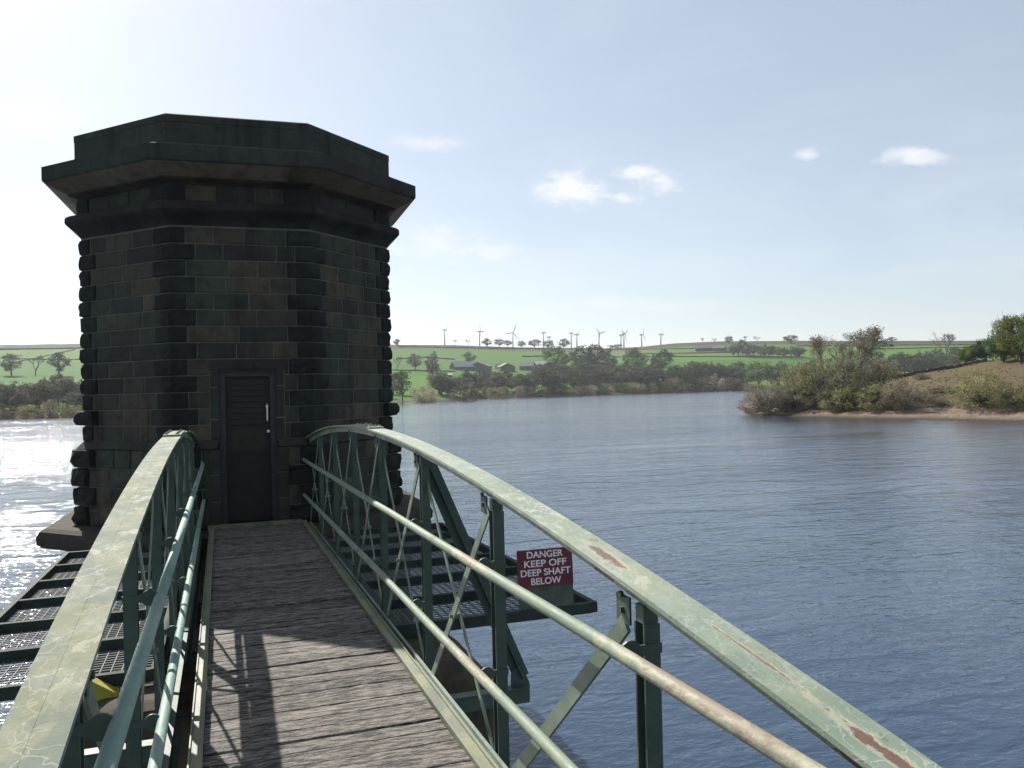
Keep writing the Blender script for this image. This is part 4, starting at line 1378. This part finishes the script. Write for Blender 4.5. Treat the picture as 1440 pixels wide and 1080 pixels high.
# pale rock and waterline boulders at the tip of the point
def rock(px, py, wpx, hpx, name, label, mat='rock', seed=1):
    p = hit(px, py); s = px_per_m(p); rg = random.Random(seed); mb = MB()
    W, Hh = wpx / s, hpx / s
    rings = []
    for iz in range(7):
        f = iz / 6; rr = sqrt(max(0.02, 1 - (f * 1.0) ** 2.2)) * W / 2
        rings.append([(rr * rg.uniform(.8, 1.1) * cos(a * pi / 5), .7 * rr * rg.uniform(.8, 1.1) * sin(a * pi / 5), Hh * f - .15) for a in range(10)])
    mb.loft(rings)
    o = mb.build(name, M[mat]); o.location = p
    tag(o, label, 'rock')
rock(1062, 579.5, 14, 8, 'pale_rock', 'pale rock at the water under the bush on the tip of the point', 'rock', 3)
rock(1128, 582, 5, 3.5, 'shore_stone', 'small stone on the beach, left one of two near the tip', 'rock', 4)
rock(1143, 582, 6, 4, 'shore_stone', 'small stone on the beach, right one of two near the tip', 'rock', 5)
st = MB(); p = hit(1418, 583)
st.tube([(0, 0, -.1), (.03, 0, .3), (.16, 0, .62)], [.07, .06, .04], 6); st.tube([(.03, 0, .3), (-.14, .03, .52)], [.045, .02], 5); st.tube([(.14, 0, .55), (.34, 0, .66)], [.035, .015], 5)
o = st.build('driftwood_stump', M['bark']); o.location = p
tag(o, 'small dark driftwood stump on the beach near the right edge', 'driftwood')

# ------------------------------------------------------------------ sky, sun, haze
SUN_EL, SUN_AZ = radians(36.7), radians(-16.5)        # azimuth measured from +Y (along the bridge), positive to the right
sun = bpy.data.lights.new('sun', 'SUN'); sun.energy = 5.0; sun.angle = radians(.53); sun.color = (1, .95, .87)
so = bpy.data.objects.new('sun', sun); COL.objects.link(so)
to_sun = Vector((sin(SUN_AZ) * cos(SUN_EL), cos(SUN_AZ) * cos(SUN_EL), sin(SUN_EL)))
so.rotation_euler = to_sun.to_track_quat('Z', 'Y').to_euler()
so.location = (0, 0, 50)

wd = bpy.data.worlds.new('World'); SC.world = wd; wd.use_nodes = True
nt = wd.node_tree; nt.nodes.clear()
class WN(NT):
    def __init__(s, t): s.t = t; s.n = t.nodes
wn = WN(nt)
outw = nt.nodes.new('ShaderNodeOutputWorld'); bg = nt.nodes.new('ShaderNodeBackground'); nt.links.new(bg.outputs[0], outw.inputs[0])
sky = nt.nodes.new('ShaderNodeTexSky'); sky.sky_type = 'NISHITA'; sky.sun_disc = False
sky.sun_elevation = SUN_EL; sky.sun_rotation = SUN_AZ
sky.altitude = 200; sky.air_density = 1.0; sky.dust_density = 0.9; sky.ozone_density = 1.3
BGS = .067
bg.inputs['Strength'].default_value = BGS
tcw = nt.nodes.new('ShaderNodeTexCoord'); D = tcw.outputs['Generated']
def dot(v, vec):
    nd = nt.nodes.new('ShaderNodeVectorMath'); nd.operation = 'DOT_PRODUCT'; nt.links.new(v, nd.inputs[0]); nd.inputs[1].default_value = tuple(vec); return nd.outputs['Value']
sepw = nt.nodes.new('ShaderNodeSeparateXYZ'); nt.links.new(D, sepw.inputs[0])
zz = wn.math('MAXIMUM', wn.math('ADD', sepw.outputs[2], .12), .05)
cmb = nt.nodes.new('ShaderNodeCombineXYZ')
nt.links.new(wn.math('DIVIDE', sepw.outputs[0], zz), cmb.inputs[0]); nt.links.new(wn.math('DIVIDE', sepw.outputs[1], zz), cmb.inputs[1])
veil = wn.noise(cmb.outputs[0], .9, 7, .6, dist=.7)
veil2 = wn.noise(cmb.outputs[0], .35, 4, .55)
vf = wn.math('MULTIPLY', wn.ramp(veil, .42, .75), wn.ramp(veil2, .35, .65))
mpw = nt.nodes.new('ShaderNodeMapping'); nt.links.new(D, mpw.inputs[0]); mpw.inputs['Scale'].default_value = (1, 1, 1.9)
cn = wn.noise(mpw.outputs[0], 34, 8, .66)
cn2 = wn.noise(mpw.outputs[0], 9, 5, .6)
WHITE = 7.2
col = wn.mix(.5, sky.outputs[0], (4.6, 5.05, 5.65))
col = wn.mix(wn.math('MULTIPLY', vf, .5), col, (WHITE * .93, WHITE * .97, WHITE))
CLOUDS = [(800, 258, 44, 30, 1.0), (815, 272, 46, 26, .9), (772, 272, 40, 18, .5), (905, 243, 50, 18, .9), (930, 252, 44, 26, .9), (882, 281, 34, 15, .9), (1131, 217, 20, 9, .75), (1262, 218, 40, 16, .7), (1300, 222, 46, 12, .65), (1240, 226, 30, 8, .4), (610, 340, 90, 34, .55), (690, 352, 60, 18, .5),
          (600, 200, 60, 14, .5), (40, 165, 120, 40, .7), (30, 300, 120, 40, .6), (900, 430, 160, 14, .25), (840, 425, 60, 12, .35)]
for px, py, wpx, hpx, op in CLOUDS:
    c = ray(px, py); a = CR - c * CR.dot(c); a.normalize(); b = c.cross(a) * -1
    u = wn.math('MULTIPLY', dot(D, a), F_PX / wpx); v = wn.math('MULTIPLY', dot(D, b), F_PX / hpx)
    rr = wn.math('SQRT', wn.math('ADD', wn.math('MULTIPLY', u, u), wn.math('MULTIPLY', v, v)))
    k = wn.math('ADD', wn.math('SUBTRACT', 1.0, rr), wn.math('MULTIPLY', wn.math('SUBTRACT', wn.math('ADD', wn.math('MULTIPLY', cn, .6), wn.math('MULTIPLY', cn2, .4)), .5), 3.4))
    k = wn.math('MULTIPLY', wn.ramp(k, .0, .95, 0, 1, True), op)
    k = wn.math('MULTIPLY', k, wn.ramp(dot(D, c), .3, .31))
    col = wn.mix(k, col, (WHITE * .98, WHITE, WHITE * 1.02))
nt.links.new(col, bg.inputs['Color'])

HAZE = 0.0001
hz = MB(); hz.box((-3900, -3900, -6), (3900, 3900, 175))
hm = bpy.data.materials.new('haze'); hm.use_nodes = True; hm.node_tree.nodes.clear()
ho = hm.node_tree.nodes.new('ShaderNodeOutputMaterial'); pv = hm.node_tree.nodes.new('ShaderNodeVolumePrincipled')
pv.inputs['Color'].default_value = (.9, .95, 1, 1); pv.inputs['Density'].default_value = HAZE; pv.inputs['Anisotropy'].default_value = .35
hm.node_tree.links.new(pv.outputs[0], ho.inputs['Volume'])
ho_ = hz.build('haze', hm); tag(ho_, 'thin pale haze over the reservoir', 'haze', kind='stuff')

SC.view_settings.view_transform = 'Standard'; SC.view_settings.look = 'None'; SC.view_settings.gamma = 1
SC.view_settings.exposure = 1.0
SC.cycles.volume_bounces = 0
SC.cycles.max_bounces = 8
